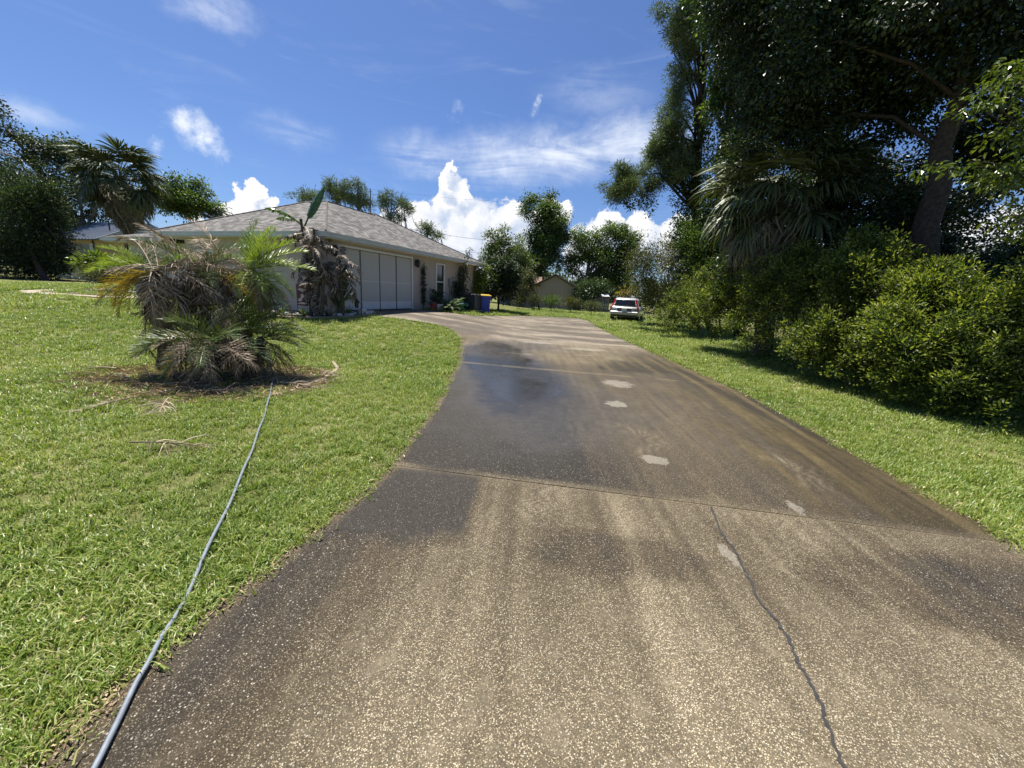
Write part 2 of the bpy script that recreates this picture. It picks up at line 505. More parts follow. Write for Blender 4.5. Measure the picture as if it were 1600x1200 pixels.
def shingle_mat():
    m, t, b, out = material('shingles')
    uv = t.add('ShaderNodeUVMap'); uv.uv_map = 'UVMap'
    br = t.add('ShaderNodeTexBrick'); t.l.new(uv.outputs[0], br.inputs[0])
    br.offset = .37; br.inputs['Scale'].default_value = 1.0
    br.inputs['Mortar Size'].default_value = .006; br.inputs['Brick Width'].default_value = .21; br.inputs['Row Height'].default_value = .14
    br.inputs['Color1'].default_value = (.0, .0, .0, 1); br.inputs['Color2'].default_value = (1, 1, 1, 1); br.inputs['Mortar'].default_value = (.35, .35, .35, 1)
    br.inputs['Bias'].default_value = 0
    big = t.noise(uv.outputs[0], 1.1, 4.0, .6)
    gr = t.noise(uv.outputs[0], 90.0, 3.0, .6)
    val = t.math('MULTIPLY_ADD', gr, .25, t.math('MULTIPLY_ADD', big, .25, t.math('MULTIPLY', br.outputs[0], .55)))
    c = t.ramp(val, [(.15, (.042, .040, .038)), (.5, (.108, .101, .094)), (.75, (.185, .175, .164)), (1, (.25, .24, .23))])
    dark = t.mix(t.math('MULTIPLY', br.outputs['Fac'], .7), c, (.07, .06, .055))
    t.l.new(dark, b.inputs['Base Color']); b.inputs['Roughness'].default_value = .9; b.inputs['Specular IOR Level'].default_value = .2
    bp = t.add('ShaderNodeBump'); bp.inputs['Strength'].default_value = .6; bp.inputs['Distance'].default_value = .012
    t.l.new(t.math('MULTIPLY_ADD', gr, .3, br.outputs[0]), bp.inputs['Height']); t.l.new(bp.outputs[0], b.inputs['Normal'])
    return m


M['shingle'] = shingle_mat()
M['cap'] = simple('shingle_cap', (.14, .12, .105), .9, var=.3, scale=9, spec=.2)


def metal_roof_mat():
    m, t, b, out = material('seam_metal')
    b.inputs['Base Color'].default_value = (.30, .33, .38, 1); b.inputs['Roughness'].default_value = .4; b.inputs['Metallic'].default_value = .3
    return m


M['seam'] = metal_roof_mat()


def lawn_mat():
    m, t, b, out = material('lawn_ground')
    g = t.add('ShaderNodeNewGeometry')
    n1 = t.noise(g.outputs['Position'], .55, 4.0, .6)
    n2 = t.noise(g.outputs['Position'], 26.0, 6.0, .7)
    n3 = t.noise(g.outputs['Position'], 5.0, 5.0, .65)
    k = t.math('MULTIPLY_ADD', n1, .5, t.math('MULTIPLY_ADD', n2, .45, t.math('MULTIPLY', n3, .3)))
    c = t.ramp(k, [(.35, (.04, .048, .014)), (.55, (.09, .10, .03)), (.7, (.17, .165, .065)), (.85, (.25, .205, .11))])
    t.l.new(c, b.inputs['Base Color']); b.inputs['Roughness'].default_value = .9; b.inputs['Specular IOR Level'].default_value = .15
    bp = t.add('ShaderNodeBump'); bp.inputs['Strength'].default_value = .8; bp.inputs['Distance'].default_value = .03
    t.l.new(n2, bp.inputs['Height']); t.l.new(bp.outputs[0], b.inputs['Normal'])
    return m


M['lawn'] = lawn_mat()


def drive_mat():
    m, t, b, out = material('driveway_concrete')
    g = t.add('ShaderNodeNewGeometry')
    P = g.outputs['Position']
    base = t.attr('Col', 'Color')
    agg = t.attr('agg'); wet = t.attr('wet')
    vo = t.add('ShaderNodeTexVoronoi'); t.l.new(P, vo.inputs['Vector']); vo.inputs['Scale'].default_value = 185.0; vo.inputs['Randomness'].default_value = 1
    sepc = t.add('ShaderNodeSeparateColor'); t.l.new(vo.outputs['Color'], sepc.inputs[0])
    vo2 = t.add('ShaderNodeTexVoronoi'); t.l.new(P, vo2.inputs['Vector']); vo2.inputs['Scale'].default_value = 105.0
    sep2 = t.add('ShaderNodeSeparateColor'); t.l.new(vo2.outputs['Color'], sep2.inputs[0])
    n_f = t.noise(P, 60.0, 6.0, .7)
    n_m = t.noise(P, 7.0, 6.0, .65)
    n_s = t.noise(P, 1.8, 5.0, .6)
    # mottling of the cement
    mot = t.math('MULTIPLY_ADD', n_f, .95, t.math('MULTIPLY_ADD', n_m, .45, t.math('MULTIPLY', n_s, .20)))
    k1 = t.smooth(mot, .45, 1.15, .40, 1.65)
    c = t.vmath('SCALE', base, scale=k1)
    # pebbles of the exposed aggregate: each its own colour, dark paste between them
    inside = t.smooth(vo.outputs['Distance'], .60, .38)
    peb = t.ramp(sepc.outputs[0], [(0, (.30, .28, .25)), (.30, (.55, .52, .47)), (.55, (1.0, .95, .85)), (.80, (1.55, 1.55, 1.5)), (.93, (2.1, 2.15, 2.2))])
    pebc = t.vmath('ADD', t.vmath('MULTIPLY', base, peb), t.vmath('SCALE', (.045, .042, .036), scale=t.smooth(sepc.outputs[0], .62, .95)))
    pebc = t.mix(inside, t.vmath('SCALE', base, scale=.50), pebc)
    pk = t.math('MULTIPLY', t.math('MULTIPLY', agg, t.smooth(n_m, .22, .52)), .92, clamp=True)
    c = t.mix(pk, c, pebc)
    big = t.math('MULTIPLY', t.math('MULTIPLY', t.smooth(sep2.outputs[0], .88, .94), t.smooth(vo2.outputs['Distance'], .42, .25)), t.math('MULTIPLY', agg, .8), clamp=True)
    c = t.mix(big, c, (.38, .345, .28))
    # bare worn spots and repair cement, ragged at the rim
    pat = t.attr('pat')
    pm = t.smooth(t.math('ADD', pat, t.math('ADD', t.math('MULTIPLY', t.math('SUBTRACT', t.noise(P, 13.0, 6.0, .7), .5), 2.2), t.math('MULTIPLY', t.math('SUBTRACT', n_f, .5), .7))), .42, .62)
    c = t.mix(t.math('MULTIPLY', pm, .5), c, t.vmath('SCALE', (.27, .245, .20), scale=t.smooth(n_f, .2, .8, .7, 1.3)))
    t.l.new(c, b.inputs['Base Color'])
    t.l.new(t.math('MULTIPLY_ADD', wet, .40, .2), b.inputs['Specular IOR Level'])
    rr = t.math('MULTIPLY_ADD', wet, -.62, t.math('MULTIPLY_ADD', n_m, .25, .70), clamp=True)
    t.l.new(rr, b.inputs['Roughness'])
    b.inputs['Specular IOR Level'].default_value = .2
    bp = t.add('ShaderNodeBump'); bp.inputs['Distance'].default_value = .004
    t.l.new(t.math('MULTIPLY_ADD', wet, -.75, .75, clamp=True), bp.inputs['Strength'])
    t.l.new(t.math('ADD', t.math('MULTIPLY', inside, t.math('MULTIPLY', agg, sepc.outputs[1])), n_f), bp.inputs['Height'])
    t.l.new(bp.outputs[0], b.inputs['Normal'])
    return m


M['drive'] = drive_mat()
# ------------------------------------------------------------------ ground
xs = np.unique(np.concatenate([np.linspace(-500, -60, 12), np.arange(-60, -16, 2.0), np.arange(-16, 12, .35), np.arange(12, 60, 2.0), np.linspace(60, 500, 12)]))
ys = np.unique(np.concatenate([np.linspace(-200, -10, 8), np.arange(-10, 34, .35), np.arange(34, 90, 3.0), np.linspace(90, 900, 14)]))
gx, gy = np.meshgrid(xs, ys)
# the lawn lies a little lower under the driveway slab than beside it
DL = np.array([(-2.2, -3.), (-1.62, -1.), (-1.49, .6), (-1.45, .93), (-1.42, 1.39), (-1.22, 2.17), (-1.05, 3.16), (-1.04, 4.35), (-1.06, 5.64), (-1.22, 8.84), (-1.65, 11.54), (-1.99, 12.75),
               (-2.55, 13.45), (-3.3, 13.75), (-4.5, 13.85), (-5.25, 13.9), (-5.25, 15.15), (-5.82, 15.2), (-4.78, 17.98), (-3.48, 18.3), (-2.06, 19.03), (-.6, 22.3), (.33, 24.4), (2.0, 24.8), (3.9, 24.9)])
DR = np.array([(3.3, -3.), (3.5, -.5), (3.62, 1.), (3.75, 2.48), (3.89, 3.59), (4.10, 5.36), (4.27, 7.23), (4.21, 9.95), (4.08, 13.93), (4.03, 18.05), (4.35, 23.74), (4.0, 24.9)])


def drv_l(y): return np.interp(y, DL[:, 1], DL[:, 0])
def drv_r(y): return np.interp(y, DR[:, 1], DR[:, 0])


def on_drive(x, y, m=0.0):
    return (x > drv_l(y) - m) & (x < drv_r(y) + m) & (y > -3) & (y < 24.9)


gz = terr(gx, gy) - .03 * on_drive(gx, gy, -.15)
gz = gz + .012 * fbm(gx * .5, gy * .5, 3, 5)
nx, ny = len(xs), len(ys)
idx = np.arange(nx * ny).reshape(ny, nx)
q = np.stack([idx[:-1, :-1], idx[:-1, 1:], idx[1:, 1:], idx[1:, :-1]], -1).reshape(-1, 4)
lawn = link('lawn', fast_mesh('lawn', np.stack([gx, gy, gz], -1).reshape(-1, 3), quads=q, mats=[M['lawn']], smooth=True))
tag(lawn, 'wide green lawn on both sides of the driveway', None, None, 'structure')

# driveway: slabs between the joints, each a part
drive = bpy.data.objects.new('driveway', None); COL.objects.link(drive)
tag(drive, 'long stained exposed aggregate concrete driveway leading to the garage', None, None, 'structure')


def skew(t): return .145 * (1 - S((t - 9.5) / 3.5))


def pt_seg(x, y, pts):
    """distance from points to a polyline"""
    best = np.full(np.shape(x), 1e9)
    for (ax, ay), (bx, by) in zip(pts[:-1], pts[1:]):
        dx, dy = bx - ax, by - ay
        t_ = np.clip(((x - ax) * dx + (y - ay) * dy) / (dx * dx + dy * dy), 0, 1)
        best = np.minimum(best, np.hypot(x - ax - t_ * dx, y - ay - t_ * dy))
    return best


def blob(x, y, cx, cy, rx, ry, soft=.6, seed=0, amp=.35, fr=2.0):
    d = np.hypot((x - cx) / rx, (y - cy) / ry) + amp * fbm(x * fr / min(rx, 1), y * fr / max(min(ry, 1), .3), 4, seed)
    return S((1 - d) / soft + .5)


def drive_stain(x, y):
    """colour, aggregate visibility and wetness of the old concrete: algae, washed streaks, wear"""
    n0 = fbm(x * .9, y * .6, 5, 1)
    n1 = fbm(x * 3.2, y * 2.2, 5, 2)
    n2 = fbm(x * 9, y * 2.0, 4, 3)
    warp = fbm(x * .8, y * .8, 3, 44) * .5
    along = fbm((x - .03 * y) * 14 + warp, y * .55, 4, 9)          # streaks running along the drive
    tan = np.array([.232, .192, .128]); brown = np.array([.100, .078, .049]); dark = np.array([.040, .035, .029]); olive = np.array([.043, .032, .014]); pale = np.array([.34, .285, .215])
    clean = .52 + .20 * n0 + .13 * n1
    jA0 = 3.07 - .145 * x
    # near slab is cleaner to the bottom of the frame
    clean = clean + .12 * (y < jA0) + .34 * S((2.6 - y) / 1.6) * S((x + 1.15) / .9)
    # left margin: dark band of algae
    edge = x - drv_l(y)
    clean -= .40 * S((.85 - edge + .25 * n1) / .8) * S((10 - y) / 3)
    # hard edged dark patch left of a washed square on the near slab
    jA = 3.07 - .145 * x
    pA = S((-.20 + .05 * n2 - x) / .10) * S((y - 2.05 - .15 * n1) / .35) * (y < jA)
    clean -= .75 * pA
    # dark stain in the middle of the near slab
    clean -= .30 * blob(x, y, .75, 2.15, .55, .22, seed=11)
    clean -= .25 * blob(x, y, 2.55, 2.0, .8, .35, seed=12) + .28 * blob(x, y, 3.1, 1.7, .7, .6, seed=22)
    # middle slab: left half dark grey
    mid = (y > jA) * S((9.5 - y) / 1.2)
    dk = mid * S((1.25 - .13 * (y - 3) * 0 - x + .35 * n0 + .25 * n1) / 1.1)
    clean -= .62 * dk
    clean -= .20 * mid
    # tyre polished pale streaks
    s1 = np.exp(-((x - (.80 + .085 * (y - 1.6)) - .02 * n1) / .085) ** 2) * S((3.1 - y) / .6)
    s2 = np.exp(-((x - (1.02 + .02 * (y - 1.6)) - .03 * n1) / .05) ** 2) * S((3.0 - y) / .6)
    clean += .42 * s1 * (.7 + .5 * along) + .2 * s2
    clean += .19 * along
    scr = S((vnoise(x * 46 + warp * 3, y * .45, 91) - .35) / .4) * (.4 + .6 * np.clip(n0 + .5, 0, 1))
    scr2 = S((vnoise(x * 17 - y * .4 + warp * 2, y * .3, 92) - .3) / .4)
    clean += (.16 * scr + .09 * scr2 - .06) * S((9 - y) / 3)
    # small curved washer marks
    for cx, cy, rr, a in ((2.72, 3.62, .28, .55), (1.35, 4.25, .34, .35), (.45, 4.5, .3, .2), (1.7, 2.5, .4, .25), (2.6, 3.55, .55, .2), (.1, 2.9, .3, .3)):
        d = np.hypot(x - cx, (y - cy) * 1.0)
        clean += a * np.exp(-((d - rr) / .16) ** 2) * (.5 + .5 * np.sin(d * 150)) * S((x - cx + .1) / .15)
    clean = np.clip(clean, 0, 1.25)
    c = dark[None] * 0 + 0
    k = np.clip(clean, 0, 1)[..., None]
    col = np.where(k < .5, dark + (brown - dark) * (k / .5), brown + (tan - brown) * ((k - .5) / .5))
    col = col * (1 + .5 * np.clip(clean - 1, 0, 1))[..., None]
    # olive algae along the right margin
    er = drv_r(y) - x
    diag = fbm(er * 7 + y * .3, y * .5 + 5, 4, 31)
    ol = .92 * S((1.75 - er + .45 * n0 + .75 * diag + .15 * n1) / 1.3) * S((y - 2.55 + .145 * (x - 3.0)) / .25) * S((12.5 - y) / 2.5)
    ol = np.maximum(ol, .85 * blob(x, y, 2.9, 8.9, 1.0, .75, seed=14))
    streak = .85 + 2.2 * np.clip(diag, -.3, 1)
    col = col * (1 - ol[..., None]) + (olive * np.clip(streak, .5, 1.9)[..., None]) * ol[..., None]
    # cool grey cast of the damp left half
    damp = np.clip(blob(x, y, -.1, 8.6, 1.0, 2.6, seed=16) + .55 * blob(x, y, .55, 5.2, 1.4, 2.0, seed=15), 0, 1)
    col = col * (1 - .35 * damp[..., None]) + np.array([.026, .026, .027]) * .35 * damp[..., None]
    # far slabs: sandy, with long dark drifts lying across
    far = S((y - 11.2 + .8 * n0) / 2.2)
    cross = fbm(x * .55 + 3, y * 1.5 + .15 * x, 5, 21)
    lines = .15 + .85 * S((cross + .30 + .25 * n1) / .85)
    fcol = pale * (.62 + .16 * n1[..., None]) * lines[..., None] + np.array([.075, .063, .050]) * (1 - lines[..., None])
    col = col * (1 - far[..., None]) + fcol * far[..., None]
    for cx, cy, rx, ry, a, sd in ((.2, 9.9, .4, .12, .3, 45), (3.2, 12.8, .8, .2, .5, 47)):
        bl = a * blob(x, y, cx, cy, rx, ry, .3, sd, .5, 1.6)
        col = col * (1 - bl[..., None]) + pale * .9 * bl[..., None]
    # sandy rim beside the lawn and along the joints
    rim = S((.10 - edge + .05 * n1) / .08) * S((14 - y) / 2)
    col = col * (1 - .6 * rim[..., None]) + np.array([.15, .11, .065]) * .6 * rim[..., None]
    jB = 8.16 - .145 * x
    for j, wd_, a in ((jA, .045, .9), (jB, .06, 1.0)):
        jr = np.exp(-((y - j - .02 - .02 * n1) / (wd_ * (1 + .5 * n0))) ** 2) * a * np.clip(.75 + .9 * n1 - .25 * S((x - .6) / 2), .15, 1)
        col = col * (1 - jr[..., None]) + np.array([.18, .145, .092]) * jr[..., None]
    pat = np.zeros_like(x)
    for cx, cy, rx, ry, a in ((1.50, 3.68, .17, .14, .95), (1.62, 5.72, .22, .22, .8), (1.98, 7.12, .36, .36, .75), (1.47, 2.20, .05, .17, .9), (2.37, 2.86, .06, .14, .8), (.75, 12.3, .75, .30, .7), (2.1, 11.4, .85, .34, .7), (1.4, 14.6, .9, .35, .6), (1.9, 10.3, .3, .12, .6)):
        pat = np.maximum(pat, a * S(1.35 - np.hypot((x - cx) / rx, (y - cy) / ry)))
    agg = np.clip(.9 * S((5.2 - y) / 3.0) + .30 - .55 * ol + .35 * n1, .06, 1.2)
    agg = np.where(pA > .4, agg * .55, agg)
    wet = np.clip(1.1 * blob(x, y, -.5, 9.3, .8, 1.9, .7, 51, .35, 1.2) + .75 * blob(x, y, .1, 7.4, 1.1, 1.9, .8, 52, .4, 1.4) + .50 * blob(x, y, .5, 5.4, 1.2, 1.5, .8, 53) + .6 * blob(x, y, .2, 11.4, 1.2, 1.0, .8, 54) + .30 * ol * (y > 5), 0, 1)
    wet = wet * (1 - .8 * np.exp(-((y - jB) / .07) ** 2))
    # standing wetness darkens the cement
    col = col * (1 - .35 * wet[..., None])
    return np.clip(col, .012, .6), agg, wet, pat


T_END = 24.85
joints = [-2.6, 3.07, 8.16, 13.6, 18.4, T_END]
for k in range(5):
    t0, t1 = joints[k] + (.006 if k else 0), joints[k + 1] - (.006 if k < 4 else 0)
    step = .035 if k == 0 else (.05 if k == 1 else .085)
    tt = np.linspace(t0, t1, int((t1 - t0) / step) + 2)
    uu = np.linspace(0, 1, 150 if k < 2 else 100)
    T, Uq = np.meshgrid(tt, uu, indexing='ij')
    Y = T.copy()
    for _ in range(6):      # rows lie along the slanted joints
        X = drv_l(Y) + (drv_r(Y) - drv_l(Y)) * Uq
        Y = T - skew(T) * X
    wob_e = .018 * fbm(Y * 3, Y * 0 + 4, 4, 61)
    X = X + wob_e * ((Uq < .001) * 1.0 - (Uq > .999) * 1.0)
    Z = terr(X, Y) + .022 + .004 * fbm(X * .8, Y * .8, 3, 8)
    ch = np.zeros_like(Z); ch[0] -= .001 * (k > 0); ch[-1] -= .001 * (k < 4)
    Z = Z + ch
    col, agg, wet, pat = drive_stain(X, Y)
    n_r, n_c = X.shape
    V = np.stack([X, Y, Z], -1).reshape(-1, 3)
    I = np.arange(n_r * n_c).reshape(n_r, n_c)
    Q = np.stack([I[:-1, :-1], I[:-1, 1:], I[1:, 1:], I[1:, :-1]], -1).reshape(-1, 4)
    rim = np.concatenate([I[0, :], I[1:, -1], I[-1, -2::-1], I[-2:0:-1, 0]])
    low = np.concatenate([V[rim] - [0, 0, .0008], V[rim] - [0, 0, .11]])
    nv = len(V); m_ = len(rim)
    ii = np.arange(m_); jj = (ii + 1) % m_
    side = np.stack([nv + ii, nv + m_ + ii, nv + m_ + jj, nv + jj], -1)
    C4 = np.concatenate([col.reshape(-1, 3), np.ones((nv, 1))], 1)
    C4 = np.concatenate([C4, C4[rim], C4[rim]]); A = np.concatenate([agg.ravel()] + [agg.ravel()[rim]] * 2); Wt = np.concatenate([wet.ravel()] + [wet.ravel()[rim] * 0] * 2)
    me = fast_mesh('slab', np.concatenate([V, low]), quads=np.concatenate([Q, side]), mats=[M['drive']], attrs={'Col': C4, 'agg': A, 'wet': Wt, 'pat': np.concatenate([pat.ravel()] + [pat.ravel()[rim] * 0] * 2)}, smooth=True)
    link('slab', me, drive)
    if k:
        tj = joints[k]
        xx = np.linspace(0.01, .99, 60)
        yy = np.full(60, tj)
        for _ in range(6):
            x_ = drv_l(yy) + (drv_r(yy) - drv_l(yy)) * xx
            yy = tj - skew(tj) * x_
        vv = []
        for x0, y0 in zip(x_, yy):
            for dy in (-.012, .012):
                vv.append((x0, y0 + dy, float(terr(x0, y0)) + .017))
        qq = [[2 * i, 2 * i + 1, 2 * i + 3, 2 * i + 2] for i in range(59)]
        link('joint_filler', fast_mesh('joint_filler', vv, quads=qq, mats=[M['sand']]), drive)


def flat_patch(name, mat, outline, z=.027, parent=drive):
    v = [(x, y, float(terr(x, y)) + z) for x, y in outline]
    c = np.mean(v, 0)
    v2 = [((x - c[0]) * .97 + c[0], (y - c[1]) * .97 + c[1], float(terr(x, y)) + z + .003) for x, y in outline]
    n = len(v)
    f = [[i, (i + 1) % n, n + (i + 1) % n, n + i] for i in range(n)] + [list(range(n, 2 * n))]
    return link(name, fast_mesh(name, v + v2, faces=f, mats=[mat]), parent)


def ragged(cx, cy, rx, ry, seed, n=34, amp=.35, rot=0.0):
    r = np.random.default_rng(seed); out = []
    ph = r.uniform(0, 6.28, 6)
    for i in range(n):
        a = 2 * math.pi * i / n
        k = 1 + amp * sum(math.sin((j + 2) * a + ph[j]) / (j + 2) for j in range(6)) + r.uniform(-.09, .09)
        px, py = rx * k * math.cos(a), ry * k * math.sin(a)
        out.append((cx + px * math.cos(rot) - py * math.sin(rot), cy + px * math.sin(rot) + py * math.cos(rot)))
    return out


# the wandering filled crack on the near slab
ck = [(1.645, 2.80), (1.60, 2.62), (1.545, 2.44), (1.535, 2.25), (1.505, 2.11), (1.47, 1.95), (1.43, 1.82), (1.44, 1.68), (1.425, 1.57), (1.385, 1.45), (1.37, 1.37), (1.345, 1.26), (1.305, 1.18), (1.265, 1.06), (1.25, .9), (1.2, .7)]
cp = []
for (a, b) in zip(ck[:-1], ck[1:]):
    for s_ in np.linspace(0, 1, 7)[:-1]:
        cp.append((a[0] + (b[0] - a[0]) * s_ + random.uniform(-.008, .008), a[1] + (b[1] - a[1]) * s_))
lft, rgt = [], []
for i, (x, y) in enumerate(cp):
    wd_ = .0035 + .0035 * abs(math.sin(i * .9) * math.sin(i * .37)) + random.uniform(0, .0045) + (.004 if random.random() < .12 else 0)
    lft.append((x - wd_, y)); rgt.append((x + wd_, y))
v = [(x, y, float(terr(x, y)) + .0275) for p in zip(lft, rgt) for x, y in p]
link('crack_filler', fast_mesh('crack_filler', v, quads=[[2 * i, 2 * i + 1, 2 * i + 3, 2 * i + 2] for i in range(len(cp) - 1)], mats=[M['crack']]), drive)

# ------------------------------------------------------------------ leaf clouds and trees


def unit(v):
    return v / np.maximum(np.linalg.norm(v, axis=-1, keepdims=True), 1e-9)


def leaf_arrays(P, D, L, W, r, up=.5):
    """one folded kite per leaf. P base points, D axis directions, L lengths, W half widths -> verts, tri indices"""
    n = len(P)
    D = unit(D)
    N = unit(r.normal(size=(n, 3)) + np.array([0, 0, up * 2]))
    Sd = unit(np.cross(D, N)); N = np.cross(Sd, D)
    L = np.asarray(L)[:, None] * np.ones((n, 1)); W = np.asarray(W)[:, None] * np.ones((n, 1))
    mid = P + D * L * .45
    a = P; b = mid + Sd * W + N * W * .35; c = P + D * L - N * L * .12; d = mid - Sd * W + N * W * .35
    V = np.stack([a, b, c, d], 1).reshape(-1, 3)
    I = np.arange(n) * 4
    Tn = np.concatenate([np.stack([I, I + 1, I + 2], -1), np.stack([I, I + 2, I + 3], -1)])
    return V, Tn


def crown_arrays(blobs, ncl, per, L, W, cl_r, seed, flat=.75, droop=.2, out=.5, tip=0.0, shell=.42, zmin=None, radial=.8, tvar=.28, tmean=.45, up=.9, sub=None):
    """clusters of leaves spread through ellipsoids. Returns verts, tris, tint, cluster centres"""
    r = np.random.default_rng(seed)
    B = np.array(blobs, float)
    if sub:
        out_ = []
        for b in B:
            for _ in range(sub[0]):
                d_ = unit(r.normal(size=3)); k_ = r.uniform(.45, .95); q_ = sub[1] * r.uniform(.6, 1.3)
                out_.append((*(b[:3] + d_ * b[3:] * k_), *(b[3:] * q_)))
            out_.append((*b[:3], *(b[3:] * .45)))
        B = np.array(out_)
    vol = B[:, 3] * B[:, 4] * B[:, 5]
    pr = vol ** .75; pr /= pr.sum()
    k = r.choice(len(B), ncl, p=pr)
    d = unit(r.normal(size=(ncl, 3)))
    rad = r.uniform(0, 1, ncl) ** shell
    C = B[k, :3] + d * rad[:, None] * B[k, 3:6]
    if zmin is not None:
        C[:, 2] = np.maximum(C[:, 2], zmin + r.uniform(0, .3, ncl))
    sz = cl_r * r.uniform(.6, 1.35, ncl)
    ctint = r.normal(0, tvar * .6, ncl)
    n = ncl * per
    ci = np.repeat(np.arange(ncl), per)
    o = r.normal(size=(n, 3)) * .55
    o[:, 2] *= flat
    P = C[ci] + o * sz[ci][:, None]
    D = unit(o) * radial + d[ci] * out + r.normal(size=(n, 3)) * .45 + np.array([0, 0, -droop])
    Ls = L * r.uniform(.5, 1.45, n); Ws = W * r.uniform(.7, 1.25, n)
    V, T = leaf_arrays(P, D, Ls, Ws, r, up)
    # young growth at the outer tips of each spray
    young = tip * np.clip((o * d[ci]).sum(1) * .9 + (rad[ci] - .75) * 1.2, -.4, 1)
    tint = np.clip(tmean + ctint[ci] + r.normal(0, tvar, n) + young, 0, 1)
    return V, T, np.repeat(tint, 4), C


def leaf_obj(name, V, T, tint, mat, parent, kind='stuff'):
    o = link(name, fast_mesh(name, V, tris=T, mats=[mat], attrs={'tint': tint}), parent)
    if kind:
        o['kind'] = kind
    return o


def limb_pts(a, b, r, sag=.15, n=5):
    a, b = np.array(a, float), np.array(b, float)
    ln = np.linalg.norm(b - a)
    pts = []
    for i in range(n):
        s_ = i / (n - 1)
        p = a + (b - a) * s_ + np.array([0, 0, sag * ln * math.sin(math.pi * s_)])
        if 0 < i < n - 1:
            p = p + r.normal(0, .03 * ln, 3)
        pts.append(p)
    return pts


def tree(name, label, cat, base, blobs, leaf, ncl, per, L, W, cl_r, seed, bark='bark', tr=.15, trunk=None, limbs=10, limb_k=.45, group=None, trunk_sides=8, crown_name='crown', **kw):
    """tapered trunk with limbs that run into the leaf clusters"""
    r = np.random.default_rng(seed + 999)
    rt_ = root(name, base, label, cat, group)
    bl = np.array(blobs, float); bl[:, :3] -= np.array(base)
    V, T, tint, C = crown_arrays(bl, ncl, per, L, W, cl_r, seed, **kw)
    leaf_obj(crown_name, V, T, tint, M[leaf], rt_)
    top = bl[:, :3].mean(0) if trunk is None else None
    if trunk is None:
        hi = bl[bl[:, 2].argmax()]
        trunk = [(0, 0, -.1), tuple(top * .5 * np.array([.6, .6, 1])), tuple(top * np.array([.9, .9, .9])), tuple(hi[:3])]
    else:
        trunk = [tuple(np.array(p) - np.array(base)) for p in trunk]
    fine = []
    for a, b in zip(trunk[:-1], trunk[1:]):
        for s_ in (0, .33, .66):
            fine.append(np.array(a) + (np.array(b) - np.array(a)) * s_ + r.normal(0, tr * .12, 3))
    fine.append(np.array(trunk[-1]))
    n = len(fine)
    rad = [tr * (1.25 if i == 0 else 1) * (1 - .8 * i / (n - 1)) for i in range(n)]
    mb = MB(); mb.tube(fine, rad, trunk_sides)
    pick = r.permutation(len(C))[:limbs]
    for c in C[pick]:
        zs = np.array([p[2] for p in fine])
        cand = [i for i in range(n) if zs[i] < c[2] - .1 and zs[i] > zs.max() * .25]
        i = cand[r.integers(max(0, len(cand) - 5), len(cand))] if cand else n // 2
        pts = limb_pts(fine[i], c, r)
        mb.tube(pts, [rad[i] * limb_k * (1 - .85 * j / 4) + .004 for j in range(5)], 5, cap=False)
    mb.build('trunk', M[bark], rt_, smooth=True)
    return rt_

# ------------------------------------------------------------------ house
HZ = .62
WX, WY = -4.8, 17.95
HRZ = -math.atan2(.352, .936)
house = root('house', (WX, WY, HZ), 'low beige stucco house with grey shingle hip roof and screened garage', 'house', None, HRZ)


def h2w(o, s, z=0.0):
    return (WX + .936 * o + .352 * s, WY - .352 * o + .936 * s, HZ + z)


TW = 2.42
mb = MB()
for s0, s1, z0, z1 in ((-4.7, -4.28, -.5, TW), (-4.28, .08, 2.28, TW), (.08, 2.0, -.5, TW), (2.0, 2.82, -.5, .46), (2.0, 2.82, 2.2, TW), (2.82, 6.35, -.5, TW)):
    mb.box((-.1, (s0 + s1) / 2, (z0 + z1) / 2), (.2, s1 - s0, z1 - z0))
mb.build('wall', M['stucco'], house)
mb = MB()
mb.box((-3.72, -4.6, (TW - .5) / 2), (7.04, .2, TW + .5))
mb.box((-7.34, -2.0, (TW - .5) / 2), (.2, 5.4, TW + .5))
mb.box((-4.9, 6.25, (TW - .5) / 2), (9.4, .2, TW + .5))
mb.build('wall', M['stucco'], house)
mb = MB()
mb.box((-10.2, -3.95, (TW - .7) / 2), (5.0, .2, TW + .3)); mb.box((-12.8, 0, (TW - .5) / 2), (.2, 7.6, TW + .5))
mb.build('wall', M['stucco_left'], house)


def roof_obj(name, polys, mat, parent):
    v, f, uvs = [], [], []
    for P in polys:
        P = [Vector(p) for p in P]
        nrm = (P[1] - P[0]).cross(P[2] - P[0]).normalized()
        if nrm.z < 0:
            P.reverse(); nrm = -nrm
        ue = Vector((0, 0, 1)).cross(nrm)
        ue = ue.normalized() if ue.length > 1e-4 else Vector((1, 0, 0))
        ve = nrm.cross(ue)
        b = len(v); v += [tuple(p) for p in P]; f.append([b + i for i in range(len(P))])
        uvs += [(p.dot(ue), p.dot(ve)) for p in P]
    me = fast_mesh(name, v, faces=f, mats=[mat])
    uv = me.uv_layers.new(name='UVMap')
    for i, l in enumerate(me.loops):
        uv.data[i].uv = uvs[l.vertex_index]
    return link(name, me, parent)


